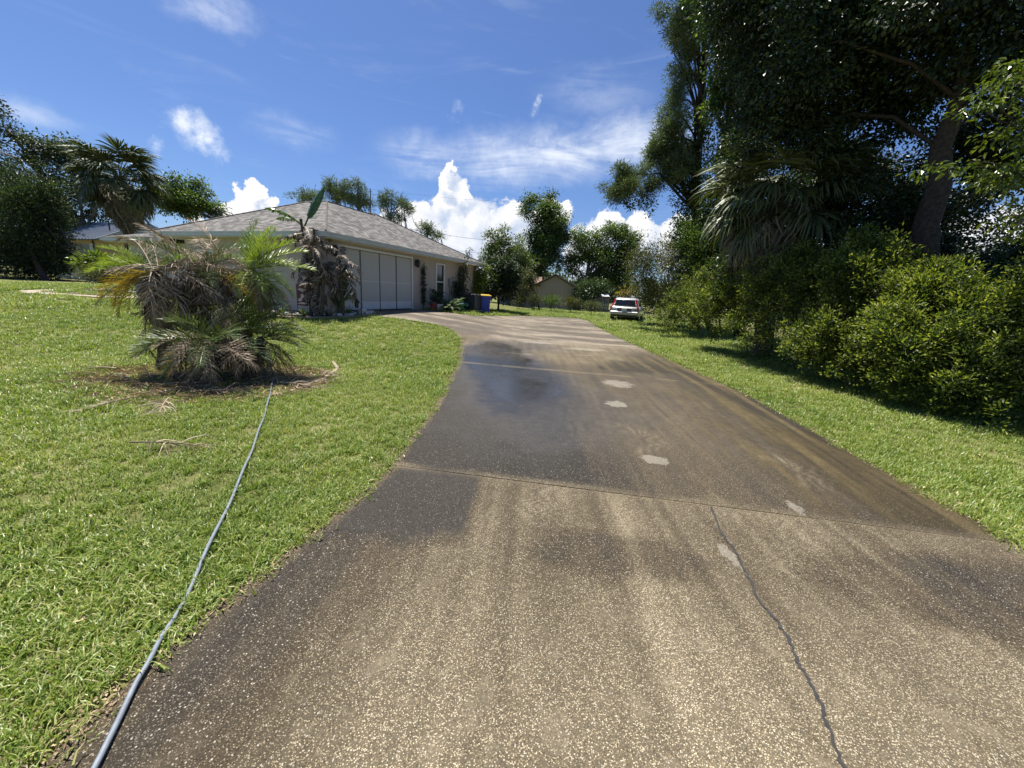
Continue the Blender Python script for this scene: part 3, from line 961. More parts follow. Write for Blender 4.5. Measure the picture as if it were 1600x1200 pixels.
E0 = 2.56
K = .46
E1, E2, EL = (.4, -5.1, E0), (.4, 6.7, E0), (-8.9, -5.1, E0)
AR, AL = (-3.6, -1.1, E0 + 4 * K), (-4.9, -1.1, E0 + 4 * K)
W2, W3 = (-3.6, 1.9, E0 + 4 * K), (-4.9, 1.9, E0 + 4 * K)
MR, ML = (-4.0, 2.3, E0 + 4.4 * K), (-5.2, 2.3, E0 + 4.4 * K)
FL, BL_ = (-9.6, -2.1, E0), (-9.6, 6.7, E0)
VL = (-8.9, -2.1, E0)
roof = roof_obj('roof', [[E1, E2, MR, W2, AR], [EL, E1, AR, AL], [AL, AR, W2, W3], [EL, AL, W3, VL], [FL, VL, W3, W2, MR, ML], [FL, ML, BL_], [E2, BL_, ML, MR]], M['shingle'], house)
LZ = E0 - .17
roof_obj('roof', [[(-13.3, -4.75, LZ), (-8.7, -4.75, LZ), (-8.7, -2.9, LZ + .5), (-11.6, -2.9, LZ + .5)], [(-13.3, -4.75, LZ), (-11.6, -2.9, LZ + .5), (-11.6, 3.0, LZ + .5), (-13.3, 4.0, LZ)],
                  [(-8.7, -2.9, LZ + .5), (-8.7, 3.0, LZ + .5), (-11.6, 3.0, LZ + .5), (-11.6, -2.9, LZ + .5)], [(-13.3, 4.0, LZ), (-11.6, 3.0, LZ + .5), (-8.7, 3.0, LZ + .5), (-8.7, 4.0, LZ)]], M['shingle'], house)
mb = MB()
for a, b in ((E1, AR), (AR, W2), (W2, MR), (MR, E2), (EL, AL), (AL, AR), (MR, ML)):  # caps
    a, b = Vector(a), Vector(b)
    nseg = max(3, int((b - a).length / .28))
    for i in range(nseg):
        p0, p1 = a + (b - a) * (i / nseg), a + (b - a) * ((i + 1.12) / nseg)
        mb.tube([p0 + Vector((0, 0, .012)), p1 + Vector((0, 0, .0))], [.034, .038], 6)
mb.build('ridge_cap', M['cap'], roof)
mb = MB()
for a, b in ((E1, E2), (EL, E1), (EL, VL)):
    a, b = Vector(a), Vector(b); d = b - a
    mid = (a + b) / 2 - Vector((0, 0, .09))
    if abs(d.x) > abs(d.y):
        mb.box((mid.x, mid.y + .012, mid.z), (abs(d.x) - .05, .03, .14))
    else:
        mb.box((mid.x - (.012 if mid.x > 0 else -.012), mid.y, mid.z), (.03, abs(d.y), .14))
mb.box((-11.05, -4.74, LZ - .09), (4.5, .03, .14))
mb.build('fascia', M['fascia'], house)
mb = MB()
mb.box((.19, .8, E0 - .175), (.36, 11.7, .02)); mb.box((-4.25, -4.89, E0 - .175), (8.5, .36, .02)); mb.box((-8.15, -3.4, E0 - .176), (1.4, 3.2, .02)); mb.box((-11.05, -4.4, LZ - .18), (4.3, .6, .02))
mb.build('soffit', M['soffit'], house)
# drip edge: thin pale line under the shingles
mb = MB()
mb.box((.405, .8, E0 - .008), (.02, 11.8, .022)); mb.box((-4.25, -5.107, E0 - .008), (9.3, .02, .022))
mb.build('drip_edge', M['trim'], house)

# garage opening closed by four sliding screen panels
gs = bpy.data.objects.new('garage_screen', None); COL.objects.link(gs); gs.parent = house
tag(gs, 'pale grey sliding screen panels across the garage opening')
mb = MB()
mb.box((.012, -2.1, 2.24), (.05, 4.36, .08)); mb.box((.012, .04, 1.09), (.05, .08, 2.22)); mb.box((.012, -4.24, 1.09), (.05, .08, 2.22))
mb.build('frame', M['trim'], gs)
pan = None
for i in range(4):
    s_ = -4.2 + 1.05 * (i + .5)
    if pan is None:
        b = MB(); b.box((0, 0, 1.25), (.02, 1.0, 1.86)); pan_me = b.mesh('panel', M['screen'])
        b = MB(); b.box((0, 0, .17), (.024, 1.0, .29)); kick_me = b.mesh('kick_plate', M['screen_low'])
        b = MB(); b.box((.006, 0, 0), (.028, 1.0, .02)); rail_me = b.mesh('rail', M['screen_low'])
        pan = True
    off = -.03 + (.012 if i % 2 else 0)
    for nm, me in (('panel', pan_me), ('kick_plate', kick_me)):
        link(nm, me, gs, (off, s_, 0))
    link('rail', rail_me, gs, (off, s_, .325)); link('rail', rail_me, gs, (off, s_, 1.1))
mul_me = MB().box((0, 0, 1.1), (.045, .036, 2.18)).mesh('mullion', M['mullion'])
for i in range(1, 4):
    link('mullion', mul_me, gs, (-.02, -4.2 + 1.05 * i, 0))
mb = MB(); mb.box((-.32, -2.1, 1.1), (.04, 4.5, 2.4)); mb.build('garage_door', M['screen'], house)

# window: sash, glass, frame
wn_ = bpy.data.objects.new('window', None); COL.objects.link(wn_); wn_.parent = house
mb = MB()
mb.box((.015, 2.03, 1.33), (.06, .07, 1.74)); mb.box((.015, 2.79, 1.33), (.06, .07, 1.74)); mb.box((.015, 2.41, 2.165), (.06, .69, .07)); mb.box((.015, 2.41, .495), (.07, .69, .07))
mb.build('frame', M['trim'], wn_)
mb = MB(); mb.box((-.02, 2.41, 1.30), (.05, .69, .05)); mb.build('sash', M['trim'], wn_)
for z0, z1, o in ((.53, 1.275, -.05), (1.325, 2.13, -.035)):
    mb = MB(); mb.box((o, 2.41, (z0 + z1) / 2), (.012, .69, z1 - z0)); mb.build('pane', M['glass'], wn_)
sh = MB()
sh.box((.02, 4.35, 1.55), (.04, .05, 1.2)); sh.box((.02, 4.83, 1.55), (.04, .05, 1.2))
for z_ in np.arange(.97, 2.16, .085):
    sh.box((.02, 4.59, z_), (.03, .43, .05), tilt=('Y', .5))
sh.build('shutter', M['shutter'], house)


def wall_lamp(o, s, z):
    e = bpy.data.objects.new('wall_lamp', None); COL.objects.link(e); e.parent = house; e.location = (o, s, z)
    mb = MB(); mb.box((.015, 0, .0), (.03, .12, .26), .01); mb.tube([(.02, 0, .1), (.09, 0, .16), (.14, 0, .12)], .012, 6)
    mb.build('bracket', M['black'], e)
    mb = MB(); mb.lathe((.14, 0, -.2), [(.035, 0), (.07, .02), (.075, .05), (.095, .26), (.11, .27), (.06, .34), (.015, .37)], 8)
    mb.build('lantern', M['black'], e)


wall_lamp(.0, .3, 2.04); wall_lamp(.0, -4.48, 2.04)
mb = MB(); mb.box((.06, 3.35, 1.30), (.12, .28, .42), .01); mb.box((.05, 3.62, 1.05), (.10, .22, .7), .01); mb.tube([(.04, 3.35, 1.1), (.04, 3.35, .0)], .025, 6); mb.tube([(.04, 3.66, .7), (.04, 3.66, .0)], .025, 6)
mb.build('electric_meter', M['grey_box'], house)
mb = MB(); mb.box((-6.4, -4.70, 1.2), (1.2, .04, 1.3)); mb.build('front_window', M['glass'], house)
mb = MB(); mb.box((-6.4, -4.712, 1.88), (1.36, .05, .08)); mb.box((-6.4, -4.712, .52), (1.36, .05, .08)); mb.box((-7.04, -4.712, 1.2), (.08, .05, 1.28)); mb.box((-5.76, -4.712, 1.2), (.08, .05, 1.28))
mb.build('window_frame', M['trim'], house)
# roof vent pipe
mb = MB(); mb.tube([(-5.4, 4.6, E0 + .7), (-5.4, 4.6, E0 + 2.25)], .05, 8); mb.build('vent_pipe', M['dark_grey'], house)

# ------------------------------------------------------------------ planting bed in front of the garage corner
cl = [(-9.4, 12.75), (-8.05, 12.55), (-7.0, 12.60), (-6.23, 12.86), (-5.65, 13.3), (-5.30, 13.85), (-5.25, 14.5), (-5.42, 15.05)]
fl = []
for a, b in zip(cl[:-1], cl[1:]):
    for s_ in np.linspace(0, 1, 7)[:-1]:
        fl.append((a[0] + (b[0] - a[0]) * s_, a[1] + (b[1] - a[1]) * s_))
fl.append(cl[-1])
fl = np.array(fl)
for _ in range(3):
    fl[1:-1] = (fl[:-2] + fl[1:-1] * 2 + fl[2:]) / 4
mb = MB()
nrm_ = unit(np.gradient(fl, axis=0)); nrm_ = np.stack([-nrm_[:, 1], nrm_[:, 0]], -1)
prof = [(-.06, -.05), (-.06, .06), (-.03, .085), (.03, .085), (.06, .06), (.06, -.05)]
vv = [(p[0] + n[0] * a, p[1] + n[1] * a, float(terr(*p)) + b) for p, n in zip(fl, nrm_) for a, b in prof]
ff = [[i * 6 + j, i * 6 + j + 1, i * 6 + 7 + j, i * 6 + 6 + j] for i in range(len(fl) - 1) for j in range(5)] + [[0, 1, 2, 3, 4, 5], [len(vv) - 1 - j for j in range(6)]]
mb.add(vv, ff)
cb = mb.build('garden_edging', M['curb'], smooth=False)
tag(cb, 'curved tan concrete edging round the planting bed by the garage', 'edging')
back = [h2w(.06, -1.6)[:2], h2w(.06, -4.74)[:2], h2w(-2.6, -4.74)[:2]]
poly = [tuple(p) for p in fl] + [(-5.75, 15.25), (-6.15, 14.2), back[1], back[2]]
bed_v = [(x, y, max(float(terr(x, y)) + .05, .40 + .10)) for x, y in poly]
cx_, cy_ = np.mean(np.array(poly), 0)
link('garden_bed', fast_mesh('garden_bed', bed_v, faces=[list(range(len(bed_v)))], mats=[M['mulch']]))
tag(bpy.data.objects['garden_bed'], 'dark mulch planting bed beside the garage', kind='structure')


def bedz(x, y): return max(float(terr(x, y)) + .05, .5)


def lump(name, r, seed, mat, sub=2):
    bpy_me = None
    rr = np.random.default_rng(seed)
    # icosphere by hand: 12 + one subdivision, displaced
    t_ = (1 + 5 ** .5) / 2
    v = unit(np.array([(-1, t_, 0), (1, t_, 0), (-1, -t_, 0), (1, -t_, 0), (0, -1, t_), (0, 1, t_), (0, -1, -t_), (0, 1, -t_), (t_, 0, -1), (t_, 0, 1), (-t_, 0, -1), (-t_, 0, 1)], float))
    f = [(0, 11, 5), (0, 5, 1), (0, 1, 7), (0, 7, 10), (0, 10, 11), (1, 5, 9), (5, 11, 4), (11, 10, 2), (10, 7, 6), (7, 1, 8), (3, 9, 4), (3, 4, 2), (3, 2, 6), (3, 6, 8), (3, 8, 9), (4, 9, 5), (2, 4, 11), (6, 2, 10), (8, 6, 7), (9, 8, 1)]
    v = v * (1 + rr.uniform(-.25, .25, (12, 1))) * np.array(r)
    return fast_mesh(name, v, tris=np.array(f), mats=[mat])


rock_me = [lump('rock', (.09, .07, .055), i, M['rock']) for i in range(5)]
rs = np.random.default_rng(5)
k_ = 0
while k_ < 64:
    i = rs.integers(4, len(fl) - 2); off = rs.uniform(.08, .55)
    x, y = fl[i] + nrm_[i] * off + rs.normal(0, .05, 2)
    o = link('white_rock', rock_me[k_ % 5], None, (x, y, bedz(x, y) + .03)); s_ = rs.uniform(.5, 1.25)
    o.scale = (s_, s_, s_); o.rotation_euler = tuple(rs.uniform(-.4, .4, 2)) + (rs.uniform(0, 6.28),)
    tag(o, 'pale rock among the bed plants behind the curved edging', 'rock', 'pale rocks in the garden bed')
    k_ += 1
for (u_, lab) in (((-5.40,15.10,0.54), 'large white rock at the driveway end of the garden bed'),):
    o = link('white_rock', lump('boulder', (.17, .12, .11), 77, M['rock'])); o.location = (-5.55, 14.1, .66); tag(o, lab, 'rock', 'pale rocks in the garden bed')

# ------------------------------------------------------------------ fronds and paddles


def orient(o, d, upv=(0, 0, 1), roll=0.0):
    y = Vector(d).normalized(); u = Vector(upv)
    x = y.cross(u)
    if x.length < .05:
        x = y.cross(Vector((random.uniform(-1, 1), random.uniform(-1, 1), .2)))
    x.normalize(); z = x.cross(y)
    R = Matrix((x, y, z)).transposed()
    o.rotation_euler = (R @ Matrix.Rotation(roll, 3, 'Y')).to_euler()


def feather(name, L, arch, nl, ll, lw, droop, vee, seed, mess=.1, pet=.14, base_ang=52):
    """pinnate frond along +Y, arching towards -Z"""
    r = np.random.default_rng(seed)
    n = 16
    th = -arch * (np.linspace(0, 1, n) ** 1.4)
    st = L / (n - 1)
    y = np.concatenate([[0], np.cumsum(np.cos(th[:-1]) * st)]); z = np.concatenate([[0], np.cumsum(np.sin(th[:-1]) * st)])
    xw = .03 * L * np.sin(np.linspace(0, 3, n) + r.uniform(0, 6)) * mess * 5
    mb = MB(); mb.tube([(xw[i], y[i], z[i]) for i in range(n)], [.012 * (1 - .8 * i / n) * (L / 1.2) ** .5 for i in range(n)], 4, cap=False)
    V, F_ = list(mb.v), list(mb.f)
    tint = [.55] * len(V)
    for i in range(nl):
        t_ = pet + (1 - pet) * (i + .5) / nl
        f = t_ * (n - 1); a = int(min(f, n - 2)); u = f - a
        P = np.array([xw[a] + (xw[a + 1] - xw[a]) * u, y[a] + (y[a + 1] - y[a]) * u, z[a] + (z[a + 1] - z[a]) * u])
        tg = np.array([0, math.cos(th[a]), math.sin(th[a])]); nm = np.array([0, -math.sin(th[a]), math.cos(th[a])])
        for sd in (-1, 1):
            if r.uniform() < mess * .5:
                continue
            ang = math.radians(base_ang - 25 * t_ + r.normal(0, 8 + 40 * mess))
            l = ll * (.35 + .75 * math.sin(math.pi * min(1, .12 + .86 * t_ ** .85))) * r.uniform(.85, 1.12)
            d = tg * math.cos(ang) + np.array([sd, 0, 0]) * math.sin(ang) + nm * (vee + r.normal(0, .1 + mess))
            d /= np.linalg.norm(d)
            wv = np.cross(d, nm); wv /= max(np.linalg.norm(wv), 1e-6)
            wv = wv * .8 + nm * .6 * sd; wv /= np.linalg.norm(wv)
            p = P.copy(); b = len(V); segs = 3
            tw = r.uniform(.2, .8) if mess < .3 else r.uniform(0, 1)
            for k in range(segs):
                w_ = lw * (.6, 1.0, .7)[k]
                V += [tuple(p - wv * w_), tuple(p + wv * w_)]; tint += [tw, tw]
                d2 = d + np.array([0, 0, -droop * (k + 1) * r.uniform(.6, 1.3)]) + r.normal(0, mess * .35, 3)
                d2 /= np.linalg.norm(d2)
                p = p + d2 * l / segs
            V.append(tuple(p)); tint.append(min(1, tw + .15))
            F_ += [[b, b + 1, b + 3, b + 2], [b + 2, b + 3, b + 5, b + 4], [b + 4, b + 5, b + 6]]
    return fast_mesh(name, V, faces=F_, mats=[None], attrs={'tint': np.array(tint)})


def fan(name, R, nseg, spread, seed, droop=.5, pet=1.0, mess=.05, cost=.5, lw=.022):
    """costapalmate fan leaf: petiole along +Y, then radiating pleated segments with drooping tips"""
    r = np.random.default_rng(seed)
    mb = MB()
    n = 6
    pp = [(0, pet * i / (n - 1), -.12 * pet * (i / (n - 1)) ** 2) for i in range(n)]
    mb.tube(pp, [.02 * (1 - .5 * i / n) for i in range(n)], 4, cap=False)
    V, F_ = list(mb.v), list(mb.f); tint = [.6] * len(V)
    h = np.array(pp[-1])
    for i in range(nseg):
        a = (-1 + 2 * (i + .5) / nseg) * spread + r.normal(0, mess)
        # inner segments leave from further out along the arching costa
        along = cost * R * .5 * max(0, math.cos(a * .6)) ** 2
        P = h + np.array([0, along * .9, -.35 * along * along / R])
        d = np.array([math.sin(a), math.cos(a), -.12 - .25 * (1 - abs(a) / spread) + r.normal(0, .05 + mess)])
        d[2] += .25 * abs(math.sin(a))
        d /= np.linalg.norm(d)
        l = R * (.75 + .25 * math.cos(a)) * r.uniform(.9, 1.08)
        wv = np.cross(d, [0, 0, 1.0]); wv /= np.linalg.norm(wv)
        fold = .5 * (1 if i % 2 else -1)
        b = len(V); p = P; tw = np.clip(r.normal(.5, .22), 0, 1); segs = 4
        for k in range(segs):
            w_ = lw * R * (.45, 1.15, 1.0, .5)[k]
            off = wv * w_ + np.array([0, 0, w_ * fold])
            V += [tuple(p - off), tuple(p + off)]; tint += [tw, tw]
            d2 = d + np.array([0, 0, -droop * (0, .25, .9, 2.0)[k] * r.uniform(.6, 1.4)]) + r.normal(0, mess, 3)
            d2 /= np.linalg.norm(d2); p = p + d2 * l / segs
        V.append(tuple(p)); tint.append(min(1, tw + .2))
        for k in range(segs - 1):
            q_ = b + 2 * k; F_.append([q_, q_ + 1, q_ + 3, q_ + 2])
        F_.append([b + 2 * segs - 2, b + 2 * segs - 1, b + 2 * segs])
    return fast_mesh(name, V, faces=F_, mats=[None], attrs={'tint': np.array(tint)})


def paddle(name, Lb, Wb, pet, arch, rag, droop, seed):
    """banana-like paddle leaf along +Y on a stout stalk; rag tears it into strips"""
    r = np.random.default_rng(seed)
    n = 14; L = pet + Lb
    th = -arch * (np.linspace(0, 1, n) ** 1.6); st = L / (n - 1)
    y = np.concatenate([[0], np.cumsum(np.cos(th[:-1]) * st)]); z = np.concatenate([[0], np.cumsum(np.sin(th[:-1]) * st)])
    mb = MB(); mb.tube([(0, y[i], z[i]) for i in range(n)], [.03 * (1 - .85 * i / n) for i in range(n)], 5, cap=False)
    V, F_ = list(mb.v), list(mb.f); tint = [.75] * len(V)
    ns = 22
    for sd in (-1, 1):
        prevP = None
        for i in range(ns):
            t0 = pet / L + Lb / L * i / ns; t1 = pet / L + Lb / L * (i + (1.02 if rag < .3 else r.uniform(.55, 1.0))) / ns
            def at(t_):
                f = min(t_, .9999) * (n - 1); a = int(min(f, n - 2)); u = f - a
                return np.array([0, y[a] + (y[a + 1] - y[a]) * u, z[a] + (z[a + 1] - z[a]) * u]), th[a]
            (A, ta), (B, tb) = at(t0), at(t1)
            s0 = (i) / ns; s1 = (i + 1) / ns
            wf = lambda s_: Wb * (math.sin(math.pi * min(1, (.06 + .94 * s_)) ** .8)) ** .6 if 0 < s_ < 1 else .02
            lean = .35
            dr = droop * (1 + r.normal(0, .35)); br = r.normal(0, .35) * rag
            tw = np.clip(r.normal(.45, .25 if rag > .3 else .1), 0, 1)
            b = len(V)
            nmA = np.array([0, -math.sin(ta), math.cos(ta)]); tgA = np.array([0, math.cos(ta), math.sin(ta)])
            shrink = r.uniform(.55, 1.1) if rag > .3 else 1
            for k, q_ in enumerate((0, .4, .75, 1.0)):
                for X_, s_ in ((A, s0), (B, s1)):
                    w_ = wf(s_) * q_ * shrink
                    V.append(tuple(X_ + np.array([sd * w_ * math.cos(dr * q_), 0, 0]) + nmA * (.35 * w_ * (1 - q_) * 1 - 0) + np.array([0, 0, -w_ * math.sin(dr * q_) * 1.0]) + tgA * (lean * w_ + br * w_)))
                    tint.append(tw + .1 * q_)
            for k in range(3):
                F_.append([b + 2 * k, b + 2 * k + 1, b + 2 * k + 3, b + 2 * k + 2])
    return fast_mesh(name, V, faces=F_, mats=[None], attrs={'tint': np.clip(np.array(tint), 0, 1)})


def put_part(name, me, mat, parent, loc, d, roll=0.0, scale=1.0, upv=(0, 0, 1)):
    o = link(name, me, parent, loc)
    o.material_slots[0].link = 'OBJECT'; o.material_slots[0].material = mat
    orient(o, d, upv, roll); o.scale = (scale, scale, scale)
    return o


FE = {'green': [feather('frond', 1.15, a, 44, .36, .0060, .05, .42, 20 + i) for i, a in enumerate((.5, .9, 1.2))],
      'dead': [feather('dead_frond', 1.1, a, 38, .33, .0052, .30, .2, 30 + i, mess=.22) for i, a in enumerate((.5, 1.1, 1.6, 2.0))]}


def polar(az, el):
    return (math.cos(math.radians(el)) * math.sin(math.radians(az)), math.cos(math.radians(el)) * math.cos(math.radians(az)), math.sin(math.radians(el)))


# the palm clump: three leaning stems and three crowns, much of it dead
PB = (-5.06,6.16,0.01)
clump = root('palm_clump', PB, 'ragged multi stemmed feather palm with grey dead fronds in a mulch ring', 'palm')


def rel(p, b=PB): return (p[0] - b[0], p[1] - b[1], p[2] - b[2])


CA, CB, CC, CD, CE = (-5.39,5.90,1.63), (-4.32,6.40,1.72), (-4.53,5.70,0.62), (-5.05,6.30,1.64), (-4.04,6.10,0.65)
for base, top, r0 in (((-5.84,6.20,0.01), CA, .05), ((-4.99,6.88,0.02), CB, .075), ((-4.88,6.06,0.01), CC, .09), ((-5.44,6.57,0.01), CD, .06), ((-4.66,6.80,0.01), CE, .06)):
    mb = MB(); pts = [Vector(rel(base)).lerp(Vector(rel(top)), t_) + Vector((.05 * math.sin(t_ * 3), .03 * math.sin(t_ * 4), 0)) for t_ in np.linspace(0, 1, 14)]
    mb.tube(pts, [r0 * (1.15 - .3 * i / 13 + (.18 if i % 2 else 0)) for i in range(14)], 8)
    mb.build('trunk', M['palm_bark'], clump)
rf = np.random.default_rng(12)


def frond(kind, mat, c, az, el, sc=1.0, var=None, roll=0.0):
    L_ = FE[kind]; me = L_[var if var is not None else rf.integers(len(L_))]
    nm = 'dead_frond' if kind == 'dead' else 'frond'
    return put_part(nm, me, M[mat], clump, rel(c), polar(az, el), roll, sc)


# azimuth 0 looks away from the viewer, 90 to the right
for az, el, sc in ((-95, 22, .95), (-115, 14, .95), (-60, 35, .8), (80, 38, .75)):
    frond('green', 'frond_green', CA, az, el, sc * .68, 1)
for az, el, sc, v_ in ((-110, -12, .9, 1), (-95, -28, .85, 2), (-128, -35, .9, 1), (-85, -5, .7, 2), (-140, -20, .8, 2)):
    frond('green', 'frond_yellow', CA, az, el, sc * .8, v_)
frond('green', 'frond_yellow', CD, 100, -5, .95, 1)
frond('green', 'frond_yellow', CD, 60, 5, .7, 1)
for az, el, sc in ((5, 78, .75), (70, 48, .9), (95, 28, .95), (110, 10, .9), (55, 62, .85), (120, 40, .85), (-40, 55, .8), (150, 20, .8), (80, -12, .9), (130, -8, .85), (165, -20, .75), (30, 25, .8), (-70, 45, .7)):
    frond('green', 'frond_green', CB, az, el, sc * .72)
for az, el in ((95, -30), (115, -38), (140, -45)):
    frond('green', 'frond_green', CB, az, el, .72, 1)
for az, el, sc in ((100, 14, 1.0), (120, 2, 1.0), (75, 30, .95), (60, 50, .9), (40, 62, .9), (140, 20, .85), (-60, 30, .8), (150, -12, .8), (-100, 12, .7), (20, 40, .9), (-150, 25, .7)):
    frond('green', 'frond_dark' if rf.uniform() < .85 else 'frond_dead', CC, az, el, sc * .85)
frond('green', 'frond_yellow', CC, -140, -8, .62, 2)
frond('green', 'frond_yellow', CC, -150, -18, .6, 1)
frond('green', 'frond_dead', CC, 178, 8, .62, 2)
frond('green', 'frond_dead', CC, 165, -5, .55, 2)
for az, el, sc in ((-85, 30, 1.1), (-105, 5, 1.05), (-70, 22, 1.0)):
    frond('green', 'frond_green', CA, az, el, sc * .66, 0)
for az, el, sc in ((75, 15, 1.1), (85, 45, 1.0), (60, 35, 1.05), (20, 85, .95), (-20, 72, .9), (100, 60, 1.0), (40, 72, .95)):
    frond('green', 'frond_green', CB, az, el, sc * .72, 0)
for az, el, sc in ((55, 35, .6), (75, 22, .6), (35, 60, .6), (100, 5, .6), (85, 50, .55), (20, 70, .55), (120, 20, .5)):
    frond('green', 'frond_dark', CE, az, el, sc)
for az, el, sc in ((-62, 40, 1.0), (-50, 30, .95), (-78, 26, .9), (15, 50, .9), (40, 38, .85), (-20, 60, .8)):
    frond('dead', 'frond_dead', CD, az, el, sc, 1)
for az, el in ((60, 40), (48, 52), (75, 30)):
    frond('green', 'frond_dark', CC, az, el, .95, 1)
for i in range(10):
    frond('dead', 'frond_dead', CA, rf.uniform(-180, 180), rf.uniform(-75, -10), rf.uniform(.75, 1.0))
for az, el, sc, v_ in ((-65, 48, 1.05, 1), (-40, 42, .9, 0), (20, 28, .95, 1), (60, 12, 1.0, 0), (95, 2, 1.0, 1), (85, 18, .9, 0)):
    frond('dead', 'frond_dead', CA, az, el, sc, v_)
for i in range(12):
    frond('dead', 'frond_dead', CB, rf.uniform(-180, 180), rf.uniform(-80, -15), rf.uniform(.75, 1.0))
for i in range(15):
    frond('dead', 'frond_dead', CD, rf.uniform(-180, 180), rf.uniform(-70, 35), rf.uniform(.7, 1.0))
for i in range(8):
    frond('dead', 'frond_dead', CE, rf.uniform(-180, 180), rf.uniform(-60, 20), rf.uniform(.65, .95))
for i in range(9):
    frond('dead', 'frond_dead', CC, rf.uniform(-180, 180), rf.uniform(-50, 15), rf.uniform(.6, .85))
for i in range(11):
    c_ = (CA[0] + rf.normal(0, .05), CA[1] + rf.normal(0, .05), CA[2] - rf.uniform(.0, .55))
    frond('dead', 'frond_dead', c_, rf.uniform(-180, 180), rf.uniform(-84, -55), rf.uniform(.75, 1.0), int(rf.integers(0, 2)))
for i in range(9):
    c_ = (CD[0] + rf.normal(0, .15), CD[1] + rf.normal(0, .1), CD[2] + rf.uniform(-.1, .3))
    frond('dead', 'frond_dead', c_, rf.uniform(-180, 180), rf.uniform(5, 60), rf.uniform(.6, .9), int(rf.integers(0, 3)))
for az, el, sc in ((-100, 30, .8), (-60, 12, .75), (110, 25, .8), (160, 35, .7), (-150, 40, .7), (70, 55, .75), (130, 5, .7)):
    frond('green', 'frond_dark', CD, az, el, sc)
for az, el, sc in ((-165, 20, .85), (-120, 8, .8), (-90, 35, .8), (170, 45, .8), (125, 30, .85), (150, 8, .8), (-175, -5, .75)):
    frond('green', 'frond_dark', CC, az, el, sc, 1)
CF = (-4.56,6.10,1.08)
for i in range(20):
    c_ = (CF[0] + rf.normal(0, .16), CF[1] + rf.normal(0, .12), CF[2] + rf.uniform(-.25, .15))
    frond('dead', 'frond_dead', c_, rf.uniform(-180, 180), rf.uniform(-70, 30), rf.uniform(.55, .85))
for i in range(9):
    c_ = (CC[0] + rf.normal(0, .12), CC[1] + rf.uniform(-.05, .2), CC[2] + rf.uniform(-.1, .1))
    frond('dead', 'frond_dead', c_, rf.uniform(-180, 180), rf.uniform(-45, 10), rf.uniform(.5, .75))
for az, el in ((172, -12), (-168, -5), (160, -20), (-150, 2)):
    frond('green', 'frond_dead', CC, az, el, .58, 2)
for c0, n_, lo, hi in ((CA, 14, -85, -30), (CB, 16, -85, -25), (CD, 26, -80, 10), (CF, 22, -80, 20), (CC, 14, -50, 10), (CE, 8, -60, 0)):  # short dead fronds coloured dark to stand for the crowns' inner shade
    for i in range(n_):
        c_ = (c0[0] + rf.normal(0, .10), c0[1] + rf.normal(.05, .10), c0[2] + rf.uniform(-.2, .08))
        frond('dead', 'frond_shade', c_, rf.uniform(-180, 180), rf.uniform(lo, hi), rf.uniform(.5, .8))
# fallen fronds round the clump
for i, (p, az) in enumerate((((-6.23,5.85,0.00), -80), ((-5.56,5.38,-0.00), -70), ((-5.74,5.23,0.00), -100), ((-5.00,5.07,-0.00), -60), ((-4.93,5.29,-0.00), 70), ((-4.28,4.94,0.00), 60), ((-4.61,4.57,-0.00), -160), ((-3.53,5.71,0.00), 100), ((-3.25,5.93,0.00), 80), ((-3.39,6.61,0.01), 120), ((-3.95,5.03,-0.00), -90), ((-3.43,3.26,-0.00), 80), ((-4.60,4.82,-0.00), 20), ((-6.20,5.54,0.00), -85), ((-4.23,4.59,-0.00), 150))):
    o = put_part('fallen_frond', FE['dead'][0], M['frond_dead'], None, (p[0], p[1], p[2] + .085), polar(az, 1), rf.uniform(-.4, .4), rf.uniform(.6, .95))
    tag(o, ('dry fallen frond in the pile on the grass left of the palm clump' if p[0] < -5.2 else ('dry fallen frond lying on the mulch right of the palm clump' if p[0] > -4.0 else 'dry fallen frond on the grass in front of the palm clump')) if i != 11 else 'single dry grey frond lying alone on the open lawn', 'palm frond', 'fallen dead fronds on the lawn')
mp_ = ragged(-4.65, 5.95, 1.7, 1.2, 3, 40, .25)
link('mulch_ring', fast_mesh('mulch_ring', [(-4.65, 5.95, .03)] + [(x, y, float(terr(x, y)) + .006) for x, y in mp_], tris=[[0, i + 1, (i + 1) % 40 + 1] for i in range(40)], mats=[M['mulch']]))
tag(bpy.data.objects['mulch_ring'], 'bare dry mulch round the foot of the palm clump', kind='stuff')
ed = [(-3.46,4.94,-0.00), (-3.33,5.15,0.00), (-3.16,5.58,0.00), (-3.14,6.32,0.01), (-3.26,7.02,0.02), (-3.65,7.66,0.03)]
mb = MB()
for a, b in zip(ed[:-1], ed[1:]):
    a, b = Vector(a), Vector(b); d = b - a
    mb.box(((a + b) / 2 + Vector((0, 0, .008))), (d.length * .99, .06, .06), .006, math.atan2(d.y, d.x))
o = mb.build('lawn_edging', M['plank']); tag(o, 'curved wooden edging board half buried beside the palm clump', 'edging')

